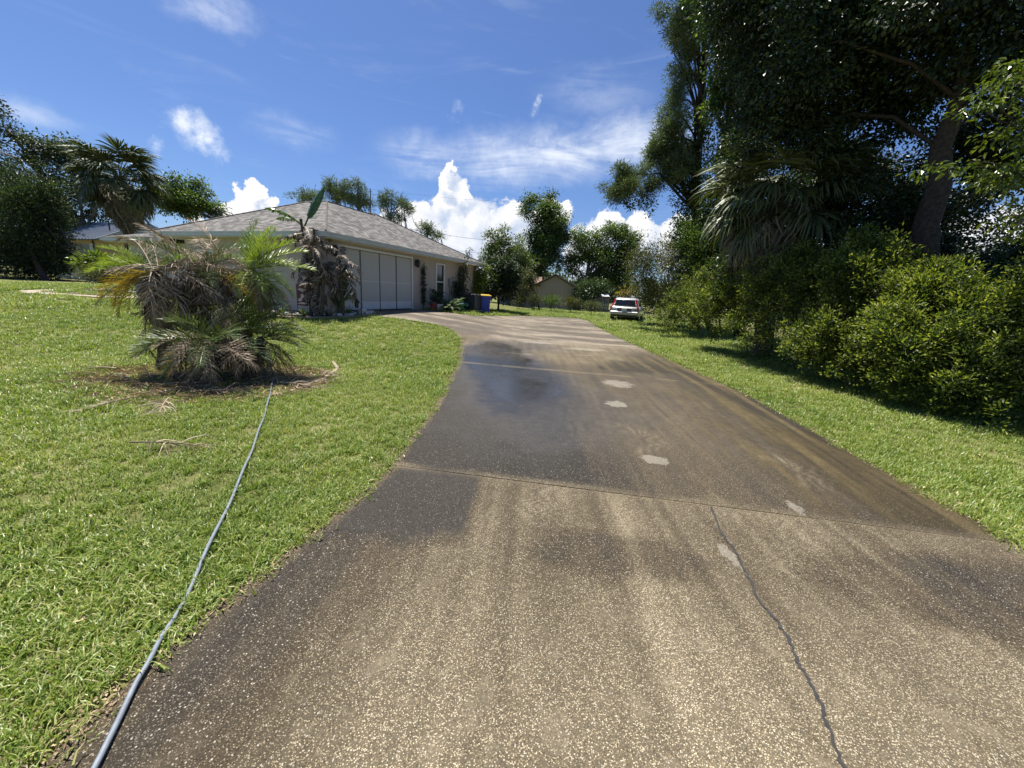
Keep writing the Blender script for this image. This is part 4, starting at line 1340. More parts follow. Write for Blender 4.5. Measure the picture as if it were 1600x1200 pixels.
# bird of paradise plants against the garage corner
PD = {'green': [paddle('leaf', 1.15, .17, .35, .25, .0, .25, 1), paddle('leaf', .8, .17, .35, .9, .0, .5, 2)],
      'dead': [paddle('dead_leaf', .95, .30, .25, a, 1.0, .9, 5 + i) for i, a in enumerate((1.0, 1.7, 2.3))]}
B1 = (-6.72, 13.0, .46); B2 = (-6.02, 13.35, .46)
bp1 = root('bird_of_paradise', B1, 'tall bird of paradise with one upright green leaf above shredded dead leaves', 'plant')
bp2 = root('bird_of_paradise', B2, 'shorter bird of paradise with a pale dead top and green leaves low down', 'plant')
stems = [(bp1, (0, 0, 0), (-.28, .1, 3.05)), (bp1, (.12, .05, 0), (.12, .1, 2.75)), (bp1, (-.1, -.05, 0), (-.1, .0, 2.2)), (bp1, (.25, -.1, 0), (.42, .0, 1.5)), (bp2, (0, 0, 0), (.05, .1, 1.9)), (bp2, (.1, -.05, 0), (.12, 0, 1.2)), (bp2, (-.1, .1, 0), (-.2, .1, 1.1))]
for pr, a, b in stems:
    mb = MB(); mb.tube([Vector(a).lerp(Vector(b), t_) + Vector((.03 * math.sin(t_ * 5), 0, 0)) for t_ in np.linspace(0, 1, 8)], [.055 - .003 * i + (.008 if i % 2 else 0) for i in range(8)], 7); mb.build('stem', M['banana_dead'] if False else M['palm_bark'], pr)
put_part('leaf', PD['green'][0], M['banana_green'], bp1, (-.24, .1, 2.75), polar(78, 66), 1.1)
put_part('leaf', PD['green'][1], M['banana_green'], bp1, (-.28, .1, 2.85), polar(-100, 40), .2, 1.0)
put_part('leaf', PD['green'][1], M['banana_green'], bp1, (-.28, .1, 2.9), polar(-70, 25), .3, .9)
rb = np.random.default_rng(3)
for i in range(58):
    z_ = rb.uniform(.8, 2.85)
    put_part('dead_leaf', PD['dead'][i % 3], M['banana_dead'], bp1, (rb.uniform(-.25, .3) if z_ < 2 else rb.uniform(-.25, .15), rb.uniform(-.1, .15), z_), polar(rb.uniform(-180, 180), rb.uniform(-72, 25)), rb.uniform(-.5, .5), rb.uniform(.5, .85))
for i in range(26):
    put_part('dead_leaf', PD['dead'][i % 3], M['banana_dead'], bp2, (rb.uniform(-.1, .15), rb.uniform(-.05, .15), rb.uniform(.9, 1.95)), polar(rb.uniform(-180, 180), rb.uniform(-20, 65)), rb.uniform(-.5, .5), rb.uniform(.55, .8))
for az, el, z_, sc in ((20, 75, .35, .95), (75, 62, .35, .7), (-30, 70, .2, .6), (110, 50, .4, .6), (-80, 60, .15, .5)):
    put_part('leaf', PD['green'][1 if az > 60 else 0], M['banana_green'], bp2, (.05, -.05, z_), polar(az, el), 1.0, sc)


def spiky(name, loc, label, n, L, wd_, mat, seed, cat='plant', group=None):
    r = np.random.default_rng(seed)
    rt_ = root(name, loc, label, cat, group)
    for i in range(n):
        az, el = r.uniform(0, 2 * math.pi), r.uniform(.3, 1.35)
        d = np.array([math.cos(az) * math.cos(el), math.sin(az) * math.cos(el), math.sin(el)]); sd = np.cross(d, [0, 0, 1]); sd /= np.linalg.norm(sd)
        V, F_ = [], []; p = np.zeros(3); l = L * r.uniform(.7, 1.1)
        for k in range(5):
            w_ = wd_ * (.8, 1, .85, .55, .04)[k]; V += [tuple(p - sd * w_), tuple(p + np.array([0, 0, -w_ * .4])), tuple(p + sd * w_)]
            d = d + np.array([0, 0, -.12]); d /= np.linalg.norm(d); p = p + d * l / 4
        for k in range(4):
            b = 3 * k; F_ += [[b, b + 1, b + 4, b + 3], [b + 1, b + 2, b + 5, b + 4]]
        tt_ = np.full(len(V), np.clip(r.normal(.55, .25), 0, 1))
        link('leaf', fast_mesh('leaf', V, faces=F_, mats=[mat], attrs={'tint': tt_}), rt_)
    return rt_


for i, (p, lab, L_, mt) in enumerate((((-5.85, 13.72, .53), 'yellow green spiky plant nearest the driveway end of the bed', .42, 'croton'), ((-6.35, 13.02, .5), 'spiky plant at the foot of the bird of paradise', .38, 'weed'),
                                      ((-6.95, 12.78, .5), 'pale green strappy plant left of the bird of paradise', .40, 'croton'), ((-7.6, 12.72, .5), 'low yellow green plant in the bed below the garden flag', .3, 'croton'), ((-6.15, 13.15, .5), 'grey green spiky rosette between the bird of paradise stems', .34, 'frond_dead'))):
    spiky('strappy_plant', p, lab, 22, L_, .016, M[mt], 40 + i)
# garden flag
fr = root('garden_flag', (-7.05, 12.95, .5), 'small dark red and white garden flag in front of the house wall', 'flag', None, HRZ)
mb = MB(); mb.tube([(-.26, 0, -.1), (-.26, 0, 1.0), (.27, 0, 1.0)], .01, 6); mb.build('pole', M['black'], fr)
mb = MB()
vv, ff = [], []
for i in range(9):
    for j in range(9):
        vv.append((-.24 + .06 * i, .012 * math.sin(i * 1.3) * (j / 8), .97 - .085 * j))
for i in range(8):
    for j in range(8):
        ff.append([i * 9 + j, i * 9 + j + 1, (i + 1) * 9 + j + 1, (i + 1) * 9 + j])
mb.add(vv, ff); mb.build('cloth', M['flag_red'], fr, True)
for (x, z_, a, b, sd) in ((-.02, .80, .15, .05, 1), (.05, .60, .12, .09, 2), (-.1, .48, .09, .06, 3), (.0, .37, .2, .03, 4)):
    q_ = ragged(x, z_, a, b, sd, 18, .3)
    link('print', fast_mesh('print', [(u_, -.02, v_) for u_, v_ in q_], faces=[list(range(18))], mats=[M['flag_pale']]), fr)
# lantern on a bracket
ln = root('garden_lantern', (-5.55, 13.62, .5), 'small black lantern on a bracket post before the garage screen', 'lantern')
mb = MB(); mb.tube([(.16, 0, -.1), (.16, 0, .42), (.10, 0, .48), (.03, 0, .42)], .014, 6); mb.tube([(.16, 0, .1), (.12, 0, .28)], .012, 6); mb.build('post', M['black'], ln)
mb = MB(); mb.lathe((0, 0, .28), [(.03, 0), (.06, .015), (.065, .03), (.085, .2), (.11, .21), (.05, .28), (.012, .32)], 8); mb.build('lamp', M['black'], ln)

# pots, fern, sandbox, climbing stem, air conditioner, bin
ZB = .60


def at_h(o, s, dz=0.0):
    p = h2w(o, s); return (p[0], p[1], max(float(terr(p[0], p[1])), .0) + dz)


r1 = root('flower_pot', at_h(.55, .95), 'red clay pot beside the garage frame', 'pot')
MB().lathe((0, 0, 0), [(.11, 0), (.15, .28), (.17, .28), (.17, .34), (.13, .34), (.12, .28)], 16).build('body', M['red'], r1)
V, T, tn, _ = crown_arrays([(0, 0, .62, .2, .2, .35)], 40, 14, .07, .022, .09, 81)
leaf_obj('foliage', V, T, tn, M['canopy'], r1)
r2 = root('flower_pot', at_h(.75, 1.2), 'white ribbed pot beside the green fern', 'pot')
MB().lathe((0, 0, 0), [(.10, 0), (.13, .05), (.16, .28), (.18, .29), (.18, .34), (.14, .34), (.13, .28)], 16).build('body', M['white_pot'], r2)
V, T, tn, _ = crown_arrays([(0, 0, .6, .22, .22, .35)], 40, 14, .07, .022, .09, 82)
leaf_obj('foliage', V, T, tn, M['canopy'], r2)
fern = root('fern', at_h(.95, 1.75), 'spreading pale green fern against the garage wall', 'fern')
FR = [feather('frond', .85, a, 34, .11, .010, .1, .1, 60 + i, pet=.08, base_ang=70) for i, a in enumerate((.7, 1.1, 1.5))]
for i in range(34):
    put_part('frond', FR[i % 3], M['farpale'], fern, (rf.uniform(-.15, .15), rf.uniform(-.15, .15), .1), polar(rf.uniform(-180, 180), rf.uniform(20, 80)), 0, rf.uniform(.8, 1.25))
cst = root('climbing_plant', at_h(.12, .78), 'thin leafy stem climbing the wall below the lamp', 'plant')
mb = MB(); mb.tube([(0, 0, 0), (.03, .02, .7), (-.02, .05, 1.3), (.02, .0, 1.9)], [.02, .018, .015, .01], 6); mb.build('stem', M['bark'], cst)
V, T, tn, _ = crown_arrays([(0, 0, .4 + .25 * i, .06, .06, .15) for i in range(7)], 90, 10, .07, .022, .06, 83)
leaf_obj('foliage', V, T, tn, M['canopy'], cst)
tb = root('turtle_sandbox', at_h(.55, 3.0), 'green plastic turtle shaped sandbox on the grass by the window', 'sandbox')
mb = MB(); mb.lathe((0, 0, 0), [(.38, 0), (.45, .06), (.50, .26), (.55, .27), (.55, .31), (.49, .32)], 22); o = mb.build('tub', M['turtle'], tb, True); o.scale = (1, 1.15, 1)
mb = MB(); mb.lathe((0, 0, .325), [(.56, 0), (.54, .05), (.42, .15), (.25, .22), (.05, .25)], 22); o = mb.build('lid', M['turtle'], tb, True); o.scale = (1, 1.15, 1)
mb = MB(); mb.lathe((0, 0, 0), [(.03, -.1), (.11, -.06), (.13, 0), (.10, .08), (.03, .12)], 12); o = mb.build('head', M['turtle'], tb, True); o.location = (.55, .3, .30)
for a in (.5, 2.2, 3.9, 5.4):
    mb = MB(); mb.box((0, 0, 0), (.22, .16, .12), .04, a); o = mb.build('foot', M['turtle'], tb); o.location = (.5 * math.cos(a), .58 * math.sin(a), .06)
ac = root('air_conditioner', at_h(.85, 4.35, .02), 'dark grey outdoor air conditioner unit beside the house wall', 'air conditioner', None, HRZ)
mb = MB(); mb.box((0, 0, .04), (.95, .95, .08), .01); mb.build('pad', M['concrete'], ac)
mb = MB(); mb.box((0, 0, .48), (.74, .74, .74), .02); mb.build('body', M['black'], ac)
mb = MB()
for sx, sy in ((.385, .385), (-.385, .385), (.385, -.385), (-.385, -.385)):
    mb.box((sx, sy, .48), (.05, .05, .8))
mb.box((0, 0, .885), (.84, .84, .05), .01); mb.lathe((0, 0, .91), [(.33, 0), (.33, .03), (.29, .035), (.1, .05)], 20); mb.build('frame', M['dark_grey'], ac)
lv = MB().box((.378, 0, 0), (.012, .70, .03)).box((-.378, 0, 0), (.012, .70, .03)).box((0, .378, 0), (.70, .012, .03)).box((0, -.378, 0), (.70, .012, .03)).mesh('louver', M['dark_grey'])
for i in range(12):
    link('louver', lv, ac, (0, 0, .16 + .06 * i))
bin_ = root('recycling_bin', (-1.79,22.26,0.39), 'blue wheeled recycling bin with a yellow lid on the grass', 'bin', None, .25)
mb = MB()
rings = [(.22, .25, 0), (.225, .255, .05), (.235, .27, .3), (.25, .295, .62), (.265, .32, .86), (.275, .33, .88), (.275, .33, .94)]
vv = []
for wx, wy, z_ in rings:
    for sx, sy in ((-1, -1), (1, -1), (1, 1), (-1, 1)):
        for t_ in ((.88, 1), (1, .88)) if sx * sy < 0 else ((1, .88), (.88, 1)):
            vv.append((sx * wx * t_[0], sy * wy * t_[1] - .03 * (z_ > .8) * 0, z_))
ff = [[k * 8 + i, k * 8 + (i + 1) % 8, k * 8 + 8 + (i + 1) % 8, k * 8 + 8 + i] for k in range(len(rings) - 1) for i in range(8)] + [list(range(7, -1, -1)), [len(vv) - 8 + i for i in range(8)]]
mb.add(vv, ff); mb.build('body', M['blue'], bin_)
mb = MB()
mb.box((0, -.02, .965), (.60, .72, .05), .02); mb.box((0, .0, 1.005), (.46, .54, .05), .03); mb.build('lid', M['yellow'], bin_)
mb = MB(); mb.tube([(-.2, .36, .9), (-.2, .44, .97), (.2, .44, .97), (.2, .36, .9)], .018, 6); mb.build('handle', M['blue'], bin_)
for sx in (-.27, .27):
    w_ = MB(); w_.tube([(sx - .025, .22, .12), (sx + .025, .22, .12)], .12, 14); w_.build('wheel', M['rubber'], bin_)
mb = MB(); mb.box((0, -.295, .55), (.24, .01, .16)); mb.build('label_plate', M['blue'], bin_)

# ------------------------------------------------------------------ parked station wagon
CP = (7.34,28.68,0.26)
car = root('parked_car', (6.75, 24.7, float(terr(6.75, 24.7)) + .01), 'silver station wagon seen from behind parked on the grass by the bushes', 'car', None, -math.radians(22.0))


def loft(secs, mat, name, parent, cap=True, smooth=True):
    mb = MB(); n = len(secs[0])
    v = [p for s_ in secs for p in s_]
    f = [[k * n + i, k * n + (i + 1) % n, k * n + n + (i + 1) % n, k * n + n + i] for k in range(len(secs) - 1) for i in range(n)]
    if cap:
        f += [list(range(n - 1, -1, -1)), [(len(secs) - 1) * n + i for i in range(n)]]
    mb.add(v, f); return mb.build(name, mat, parent, smooth)


def sec(y, w_, zb, zt, r=.09, bulge=.02):
    half = [(0, zb), (w_ * .82, zb), (w_ - .02, zb + .10), (w_ + bulge, (zb + zt) / 2), (w_, zt - r), (w_ - r * .55, zt - r * .3), (w_ - r * 1.5, zt), (0, zt)]
    return [(x, y, z_) for x, z_ in half] + [(-x, y, z_) for x, z_ in half[-2:0:-1]]


loft([sec(.0, .78, .42, .84), sec(.05, .86, .34, .90), sec(.18, .89, .27, .93), sec(.8, .905, .24, .95), sec(1.6, .91, .23, .95), sec(3.0, .91, .23, .94), sec(3.5, .90, .24, .91), sec(4.2, .86, .26, .82), sec(4.55, .78, .30, .72), sec(4.68, .66, .36, .64)], M['car'], 'body', car)


def ring(z_, w_, yr, yf, c=.12):
    return [(-w_ + c, yr, z_), (w_ - c, yr, z_), (w_, yr + c, z_), (w_ - .01, (yr + yf) / 2, z_), (w_ - .06, yf - c, z_), (w_ - .2, yf, z_), (-w_ + .2, yf, z_), (-w_ + .06, yf - c, z_), (-w_ + .01, (yr + yf) / 2, z_), (-w_, yr + c, z_)]


loft([ring(.92, .83, .10, 3.45), ring(1.05, .80, .17, 3.1), ring(1.34, .69, .36, 2.45), ring(1.42, .64, .42, 2.25), ring(1.455, .52, .56, 2.05)], M['car'], 'cabin', car)


def quad_plate(name, pts, mat, th=.012, parent=car):
    P = [Vector(p) for p in pts]; n_ = (P[1] - P[0]).cross(P[2] - P[0]).normalized()
    mb = MB(); k = len(P); mb.add([tuple(p + n_ * th) for p in P] + [tuple(p - n_ * .03) for p in P], [list(range(k)), list(range(2 * k - 1, k - 1, -1))] + [[i, k + i, k + (i + 1) % k, (i + 1) % k] for i in range(k)])
    return mb.build(name, mat, parent)


quad_plate('rear_window', [(-.66, .125, .965), (.66, .125, .965), (.545, .345, 1.33), (-.545, .345, 1.33)], M['carglass'])
quad_plate('windscreen', [(.62, 3.33, .96), (-.62, 3.33, .96), (-.5, 2.5, 1.33), (.5, 2.5, 1.33)], M['carglass'])
for sx in (-1, 1):
    for (ya, yb, yc, yd) in ((.42, 1.15, 1.15, .56), (1.22, 2.02, 1.98, 1.22), (2.09, 2.95, 2.35, 2.06)):
        pts = [(sx * .822, ya, .97), (sx * .822, yb, .97), (sx * .700, yc, 1.32), (sx * .700, yd, 1.32)]
        quad_plate('side_window', pts if sx > 0 else pts[::-1], M['carglass'])
    mb = MB(); mb.box((sx * .80, .07, .74), (.16, .10, .34), .02); mb.build('tail_light', M['tail'], car)
    mb = MB(); v0 = [(sx * .70, .10, .9), (sx * .83, .12, .9), (sx * .84, .24, .9), (sx * .58, .33, 1.36), (sx * .68, .34, 1.36), (sx * .70, .46, 1.36)]
    mb.add(v0, [[0, 1, 2], [3, 4, 5], [0, 1, 4, 3], [1, 2, 5, 4], [2, 0, 3, 5]]); mb.build('tail_light', M['tail'], car)
    mb = MB(); mb.box((sx * .98, 2.95, .98), (.16, .10, .12), .03); mb.build('mirror', M['car_dark'], car)
    mb = MB(); mb.tube([(sx * .56, .62, 1.47), (sx * .56, .7, 1.50), (sx * .56, 2.0, 1.50), (sx * .56, 2.1, 1.45)], .016, 6); mb.build('roof_rail', M['car_dark'], car)
    for yy in (.85, 3.68):
        wh = bpy.data.objects.new('wheel', None); COL.objects.link(wh); wh.parent = car; wh.location = (sx * .80, yy, .315)
        a = MB(); a.tube([(-.10, 0, 0), (-.09, 0, 0), (.09, 0, 0), (.10, 0, 0)], [.26, .315, .315, .27], 20); a.build('tyre', M['rubber'], wh, False)
        a = MB(); a.tube([(sx * .095, 0, 0), (sx * .108, 0, 0)], [.20, .19], 14); a.build('rim', M['chrome'], wh)
        a = MB(); a.tube([(sx * .118 - .02, 0, .0), (sx * .118 - .012, 0, .0)], [.335, .335], 20)
mb = MB(); mb.box((0, .0, .52), (1.74, .16, .22), .05); mb.build('bumper', M['car'], car)
mb = MB(); mb.box((0, -.055, .545), (1.66, .06, .045), .01); mb.box((0, .06, .36), (1.62, .14, .12), .02); mb.build('bumper_trim', M['car_dark'], car)
mb = MB(); mb.box((0, -.015, .74), (.86, .05, .17), .01); mb.build('tailgate_recess', M['dark_grey'], car)
mb = MB(); mb.box((0, -.045, .735), (.31, .02, .155), .005); mb.build('number_plate', M['plate'], car)
mb = MB(); mb.box((0, .02, .845), (1.0, .04, .03), .008); mb.build('tailgate_handle', M['chrome'], car)
mb = MB(); mb.tube([(.1, .115, .985), (.32, .20, 1.12)], .01, 5); mb.build('wiper', M['car_dark'], car)

# ------------------------------------------------------------------ grey hose across the lawn and the driveway
hp = [(-4.06,6.43,0.01), (-3.90,6.12,0.01), (-3.43,5.29,0.00), (-2.92,4.37,-0.00), (-2.54,3.63,-0.01), (-2.22,3.01,-0.00), (-1.98,2.50,-0.01), (-1.80,2.13,-0.01), (-1.68,1.86,-0.01), (-1.59,1.68,-0.00), (-1.52,1.51,-0.00), (-1.48,1.38,-0.02), (-1.42,1.26,-0.01), (-1.40,1.18,-0.02), (-1.34,1.06,-0.01), (-1.29,0.95,-0.01), (-1.26,0.89,-0.02)]
fine_p = []
for i in range(len(hp) - 1):
    for s_ in np.linspace(0, 1, 5)[:-1]:
        fine_p.append(np.array(hp[i]) * (1 - s_) + np.array(hp[i + 1]) * s_)
fine_p = np.array(fine_p + [np.array(hp[-1])] + [np.array((-1.15, .55, 0)), np.array((-1.05, .2, 0)), np.array((-.9, -.4, 0))])
for _ in range(4):
    fine_p[1:-1] = (fine_p[:-2] + 2 * fine_p[1:-1] + fine_p[2:]) / 4
hz = []
for x, y, _z in fine_p:
    on = S((x - drv_l(y) + .08) / .16)
    hz.append(float(terr(x, y)) + .045 * (1 - on) + .038 * on + .012 * (1 - on) * math.sin(y * 7))
o = MB().tube([(p[0], p[1], z_) for p, z_ in zip(fine_p, hz)], .0098, 10).build('garden_hose', M['hose'], None, True)
tag(o, 'blue grey hose running from the palm clump over the lawn onto the driveway', 'hose')

# ------------------------------------------------------------------ bushes along the right side
BUSH = dict(leaf='bush', L=.066, W=.0165, cl_r=.13, flat=.85, droop=-.55, out=.5, tip=.55, zmin=.05, bark='bark_far', tr=.045, limbs=46, trunk_sides=6, crown_name='foliage', shell=.30, tmean=.40, tvar=.2)


def bush(label, base, blobs, ncl, per, seed, **kw):
    a = dict(BUSH); a.update(kw)
    rr = np.random.default_rng(seed + 50)
    bl = []
    for b in blobs:
        b = np.array(b)
        for _ in range(30):
            d = unit(rr.normal(size=3)); low = rr.uniform() < .33
            d[2] = -abs(d[2]) if low else abs(d[2])
            k = rr.uniform(.60, .98)
            q_ = rr.uniform(.15, .28)
            c = b[:3] + d * b[3:] * k
            lift = 0 if low else abs(rr.normal(0, .16)) * b[5]
            bl.append((c[0], c[1], c[2] + lift, b[3] * q_, b[4] * q_, b[5] * q_ * (1.0 if low else 1.5)))
        bl.append((*b[:3], *(b[3:] * .62)))
    return tree('bush', label, 'bush', base, bl, a.pop('leaf'), ncl, per, a.pop('L'), a.pop('W'), a.pop('cl_r'), seed, group='bushes along the right side of the driveway', **a)


bush('big dark bush at the right edge of the photo, nearest the camera', (8.3, 5.6, 0), [(8.08,6.20,0.93,1.13,1.18,1.23), (7.15,6.10,0.58,0.72,0.84,0.97), (8.26,6.80,1.61,0.88,0.77,0.66), (9.04,6.00,1.12,1.18,1.23,1.28)], 1900, 24, 201)
bush('broad yellow green bush below the thick tree trunk', (8.1, 7.2, 0), [(7.48,7.20,1.19,0.88,1.03,1.18), (7.46,7.40,1.93,0.59,0.56,0.53), (6.80,7.00,0.83,0.70,0.78,0.87), (8.27,7.60,1.56,0.74,0.74,0.74)], 1700, 24, 202)
bush('bright topped bush rising highest, in front of the fan palm', (7.6, 8.8, 0), [(7.30,8.60,1.43,0.98,1.15,1.32), (7.12,8.80,2.24,0.63,0.66,0.70), (7.96,8.90,2.29,0.63,0.74,0.85), (6.64,8.30,0.88,0.75,0.79,0.82), (7.51,9.20,2.83,0.32,0.45,0.58)], 1700, 24, 203)
bush('rounded yellow green bush between the tallest one and the farther ones', (7.6, 10.4, 0), [(6.85,10.20,1.30,1.08,1.12,1.16), (7.27,10.40,2.29,0.66,0.70,0.74), (6.58,10.80,2.01,0.78,0.78,0.78), (7.50,10.80,2.89,0.37,0.42,0.47)], 1300, 24, 204, L=.06, W=.014)
bush('low rounded bush beside the verge past the yellow green ones', (7.7, 12.6, 0), [(6.50,12.40,1.33,0.91,0.94,0.97), (7.21,12.80,1.96,0.92,0.92,0.92), (6.40,13.20,1.81,0.74,0.80,0.85)], 800, 22, 205, L=.07, W=.017)
bush('low leafy bush spilling onto the grass behind the silver car', (8.4, 17.2, .1), [(6.99,17.00,1.18,0.94,0.88,0.83), (7.95,17.50,1.71,0.99,1.03,1.07), (6.43,16.50,0.85,0.54,0.51,0.48)], 500, 20, 206, L=.085, W=.02, tip=.3)
bush('tall olive green bush overhanging the right side of the parked car', (9.6, 23.5, .2), [(7.91,23.00,2.68,1.39,1.71,2.02), (9.33,23.50,3.13,1.68,1.96,2.24), (6.90,23.00,3.33,0.95,1.02,1.09), (8.61,24.00,4.21,1.51,1.23,0.94), (9.83,22.00,2.76,1.40,1.75,2.10), (8.11,22.50,1.33,1.09,1.06,1.02), (7.55,23.50,1.87,0.61,0.83,1.06), (9.00,22.00,1.33,1.07,1.07,1.07)], 900, 24, 207, leaf='olive', L=.13, W=.026, cl_r=.38, tip=.2)
bush('light green bush grown over with creepers below the pine', (9.8, 18.6, .1), [(8.37,18.50,3.70,1.02,1.23,1.45), (8.03,19.00,4.44,0.83,0.86,0.89), (9.08,18.00,3.16,1.00,1.21,1.42), (8.62,19.00,5.30,0.64,0.69,0.73)], 700, 24, 208, leaf='green', L=.11, W=.03, cl_r=.3, tip=.15)

# dark undergrowth in the shade of the tall trees
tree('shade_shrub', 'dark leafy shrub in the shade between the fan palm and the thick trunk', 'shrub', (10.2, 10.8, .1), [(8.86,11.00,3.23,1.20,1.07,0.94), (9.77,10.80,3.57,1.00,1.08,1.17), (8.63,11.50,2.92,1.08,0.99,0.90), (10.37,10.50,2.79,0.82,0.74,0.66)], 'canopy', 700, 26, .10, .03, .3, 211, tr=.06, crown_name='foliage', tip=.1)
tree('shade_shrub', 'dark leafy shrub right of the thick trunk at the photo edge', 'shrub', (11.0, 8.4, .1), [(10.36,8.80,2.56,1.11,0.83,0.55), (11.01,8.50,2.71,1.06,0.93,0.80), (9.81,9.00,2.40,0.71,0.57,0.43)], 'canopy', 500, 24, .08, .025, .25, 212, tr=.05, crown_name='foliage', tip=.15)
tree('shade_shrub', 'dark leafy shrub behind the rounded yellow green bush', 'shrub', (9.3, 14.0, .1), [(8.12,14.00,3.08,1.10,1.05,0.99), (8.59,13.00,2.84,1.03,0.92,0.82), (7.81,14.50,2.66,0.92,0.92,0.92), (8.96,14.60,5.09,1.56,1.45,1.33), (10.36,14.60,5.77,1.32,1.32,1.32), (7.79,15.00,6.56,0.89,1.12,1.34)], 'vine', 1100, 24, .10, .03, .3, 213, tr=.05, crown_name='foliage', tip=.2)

# ------------------------------------------------------------------ tall trees on the right
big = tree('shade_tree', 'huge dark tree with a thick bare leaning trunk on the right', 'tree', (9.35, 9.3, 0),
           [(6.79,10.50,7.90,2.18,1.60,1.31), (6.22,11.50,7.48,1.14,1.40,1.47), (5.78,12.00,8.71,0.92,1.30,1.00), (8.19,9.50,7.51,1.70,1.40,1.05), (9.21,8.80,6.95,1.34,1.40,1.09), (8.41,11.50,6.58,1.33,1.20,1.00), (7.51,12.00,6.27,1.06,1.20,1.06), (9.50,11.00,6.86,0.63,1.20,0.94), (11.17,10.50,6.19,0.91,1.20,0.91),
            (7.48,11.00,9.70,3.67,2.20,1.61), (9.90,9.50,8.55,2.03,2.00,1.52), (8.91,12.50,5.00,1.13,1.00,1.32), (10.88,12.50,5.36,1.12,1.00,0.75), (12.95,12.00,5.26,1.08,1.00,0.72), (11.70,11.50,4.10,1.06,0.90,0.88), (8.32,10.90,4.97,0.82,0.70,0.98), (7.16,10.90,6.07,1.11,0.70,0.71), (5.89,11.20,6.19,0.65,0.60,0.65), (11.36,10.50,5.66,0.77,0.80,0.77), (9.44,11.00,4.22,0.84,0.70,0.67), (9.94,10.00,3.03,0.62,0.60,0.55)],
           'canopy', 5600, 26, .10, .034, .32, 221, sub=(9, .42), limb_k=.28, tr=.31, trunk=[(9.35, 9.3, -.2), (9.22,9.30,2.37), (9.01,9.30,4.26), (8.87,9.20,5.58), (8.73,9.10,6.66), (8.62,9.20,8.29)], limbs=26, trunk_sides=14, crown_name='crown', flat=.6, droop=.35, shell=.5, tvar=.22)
# second stem fork seen against the leaves
tree('slim_tree', 'sunlit leafy tree reaching in from the right photo edge', 'tree', (10.3, 6.0, 0),
     [(6.86,6.40,5.04,0.32,0.30,0.20), (6.59,6.30,4.67,0.54,0.30,0.14), (6.38,6.30,4.50,0.27,0.20,0.11), (6.93,6.20,4.13,0.41,0.30,0.18), (6.25,6.20,3.71,0.51,0.20,0.11), (6.81,6.10,3.60,0.45,0.30,0.16), (5.81,6.20,3.66,0.18,0.15,0.09), (7.36,6.20,3.18,0.28,0.30,0.24), (7.58,6.20,2.84,0.29,0.30,0.19), (7.51,6.20,4.28,0.54,0.50,1.08)],
     'spray', 230, 14, .085, .020, .14, 222, tr=.07, trunk=[(10.3, 6.0, -.1), (9.49,6.20,1.72), (8.65,6.20,2.81), (7.93,6.20,3.89), (7.36,6.20,4.89)], limbs=60, flat=.45, droop=.55, out=.3, tip=.1, tvar=.2, tmean=.5)
tree('open_tree', 'thin open tree against the sky gap at the right photo edge', 'tree', (17.0, 14.5, .1), [(16.19,14.50,3.78,1.13,0.90,0.68), (17.19,14.50,4.15,1.01,0.95,0.90), (16.13,15.00,3.60,0.70,0.64,0.59), (16.70,14.00,4.98,0.75,0.69,0.64), (17.67,15.00,3.23,1.65,1.12,0.59)], 'canopy', 220, 16, .16, .035, .35, 223, tr=.12, limbs=24)

# pine with creepers: trunk, needles, ivy
pine = tree('vine_pine', 'tall pine draped in creepers with a long bough over the car', 'pine', (9.9, 21.5, .15),
            [(4.58,20.50,6.79,0.76,0.80,0.83), (5.30,20.50,7.25,1.06,1.02,0.98), (5.99,20.50,6.72,0.68,0.68,0.68), (6.23,21.00,8.44,1.14,1.11,1.07), (6.84,21.00,7.47,1.08,1.22,1.35), (6.69,21.00,9.57,1.05,1.13,1.20), (6.98,21.00,10.67,1.11,1.15,1.19), (6.97,21.00,12.12,1.02,1.13,1.24), (7.09,21.00,13.27,1.08,1.04,1.01), (6.44,21.00,14.22,1.24,1.08,0.92), (7.27,21.00,14.51,1.24,1.15,1.06), (7.48,21.00,15.83,2.08,1.91,1.74), (7.61,21.50,8.95,1.01,1.28,1.56)],
            'needle', 1500, 40, .19, .014, .20, 231, sub=(7, .36), tr=.22, trunk=[(9.9, 21.5, -.1), (8.89,21.40,6.18), (8.45,21.40,10.50), (8.07,21.40,14.16), (7.65,21.40,17.28)], limbs=50, radial=1.6, out=.25, droop=-.25, flat=.8, shell=.6, tvar=.2)
V, T, tn, _ = crown_arrays([tuple(np.array(b) - np.array((9.9, 21.5, .15, 0, 0, 0))) for b in ((9.40,21.20,2.71,0.95,1.32,1.69), (8.94,21.20,4.92,0.79,1.14,1.48), (8.74,21.20,6.73,0.65,0.97,1.29), (8.57,21.20,8.48,0.57,0.92,1.26), (8.42,21.20,10.15,0.43,0.84,1.24), (7.81,21.00,6.34,0.38,0.48,0.58), (8.09,21.00,5.61,0.45,0.58,0.71), (5.27,20.50,6.25,0.81,0.53,0.25), (6.24,20.50,6.01,0.31,0.35,0.38), (7.92,21.00,7.67,0.51,0.73,0.95))], 520, 20, .12, .042, .26, 232, tip=.1)
leaf_obj('ivy', V, T, tn, M['vine'], pine)
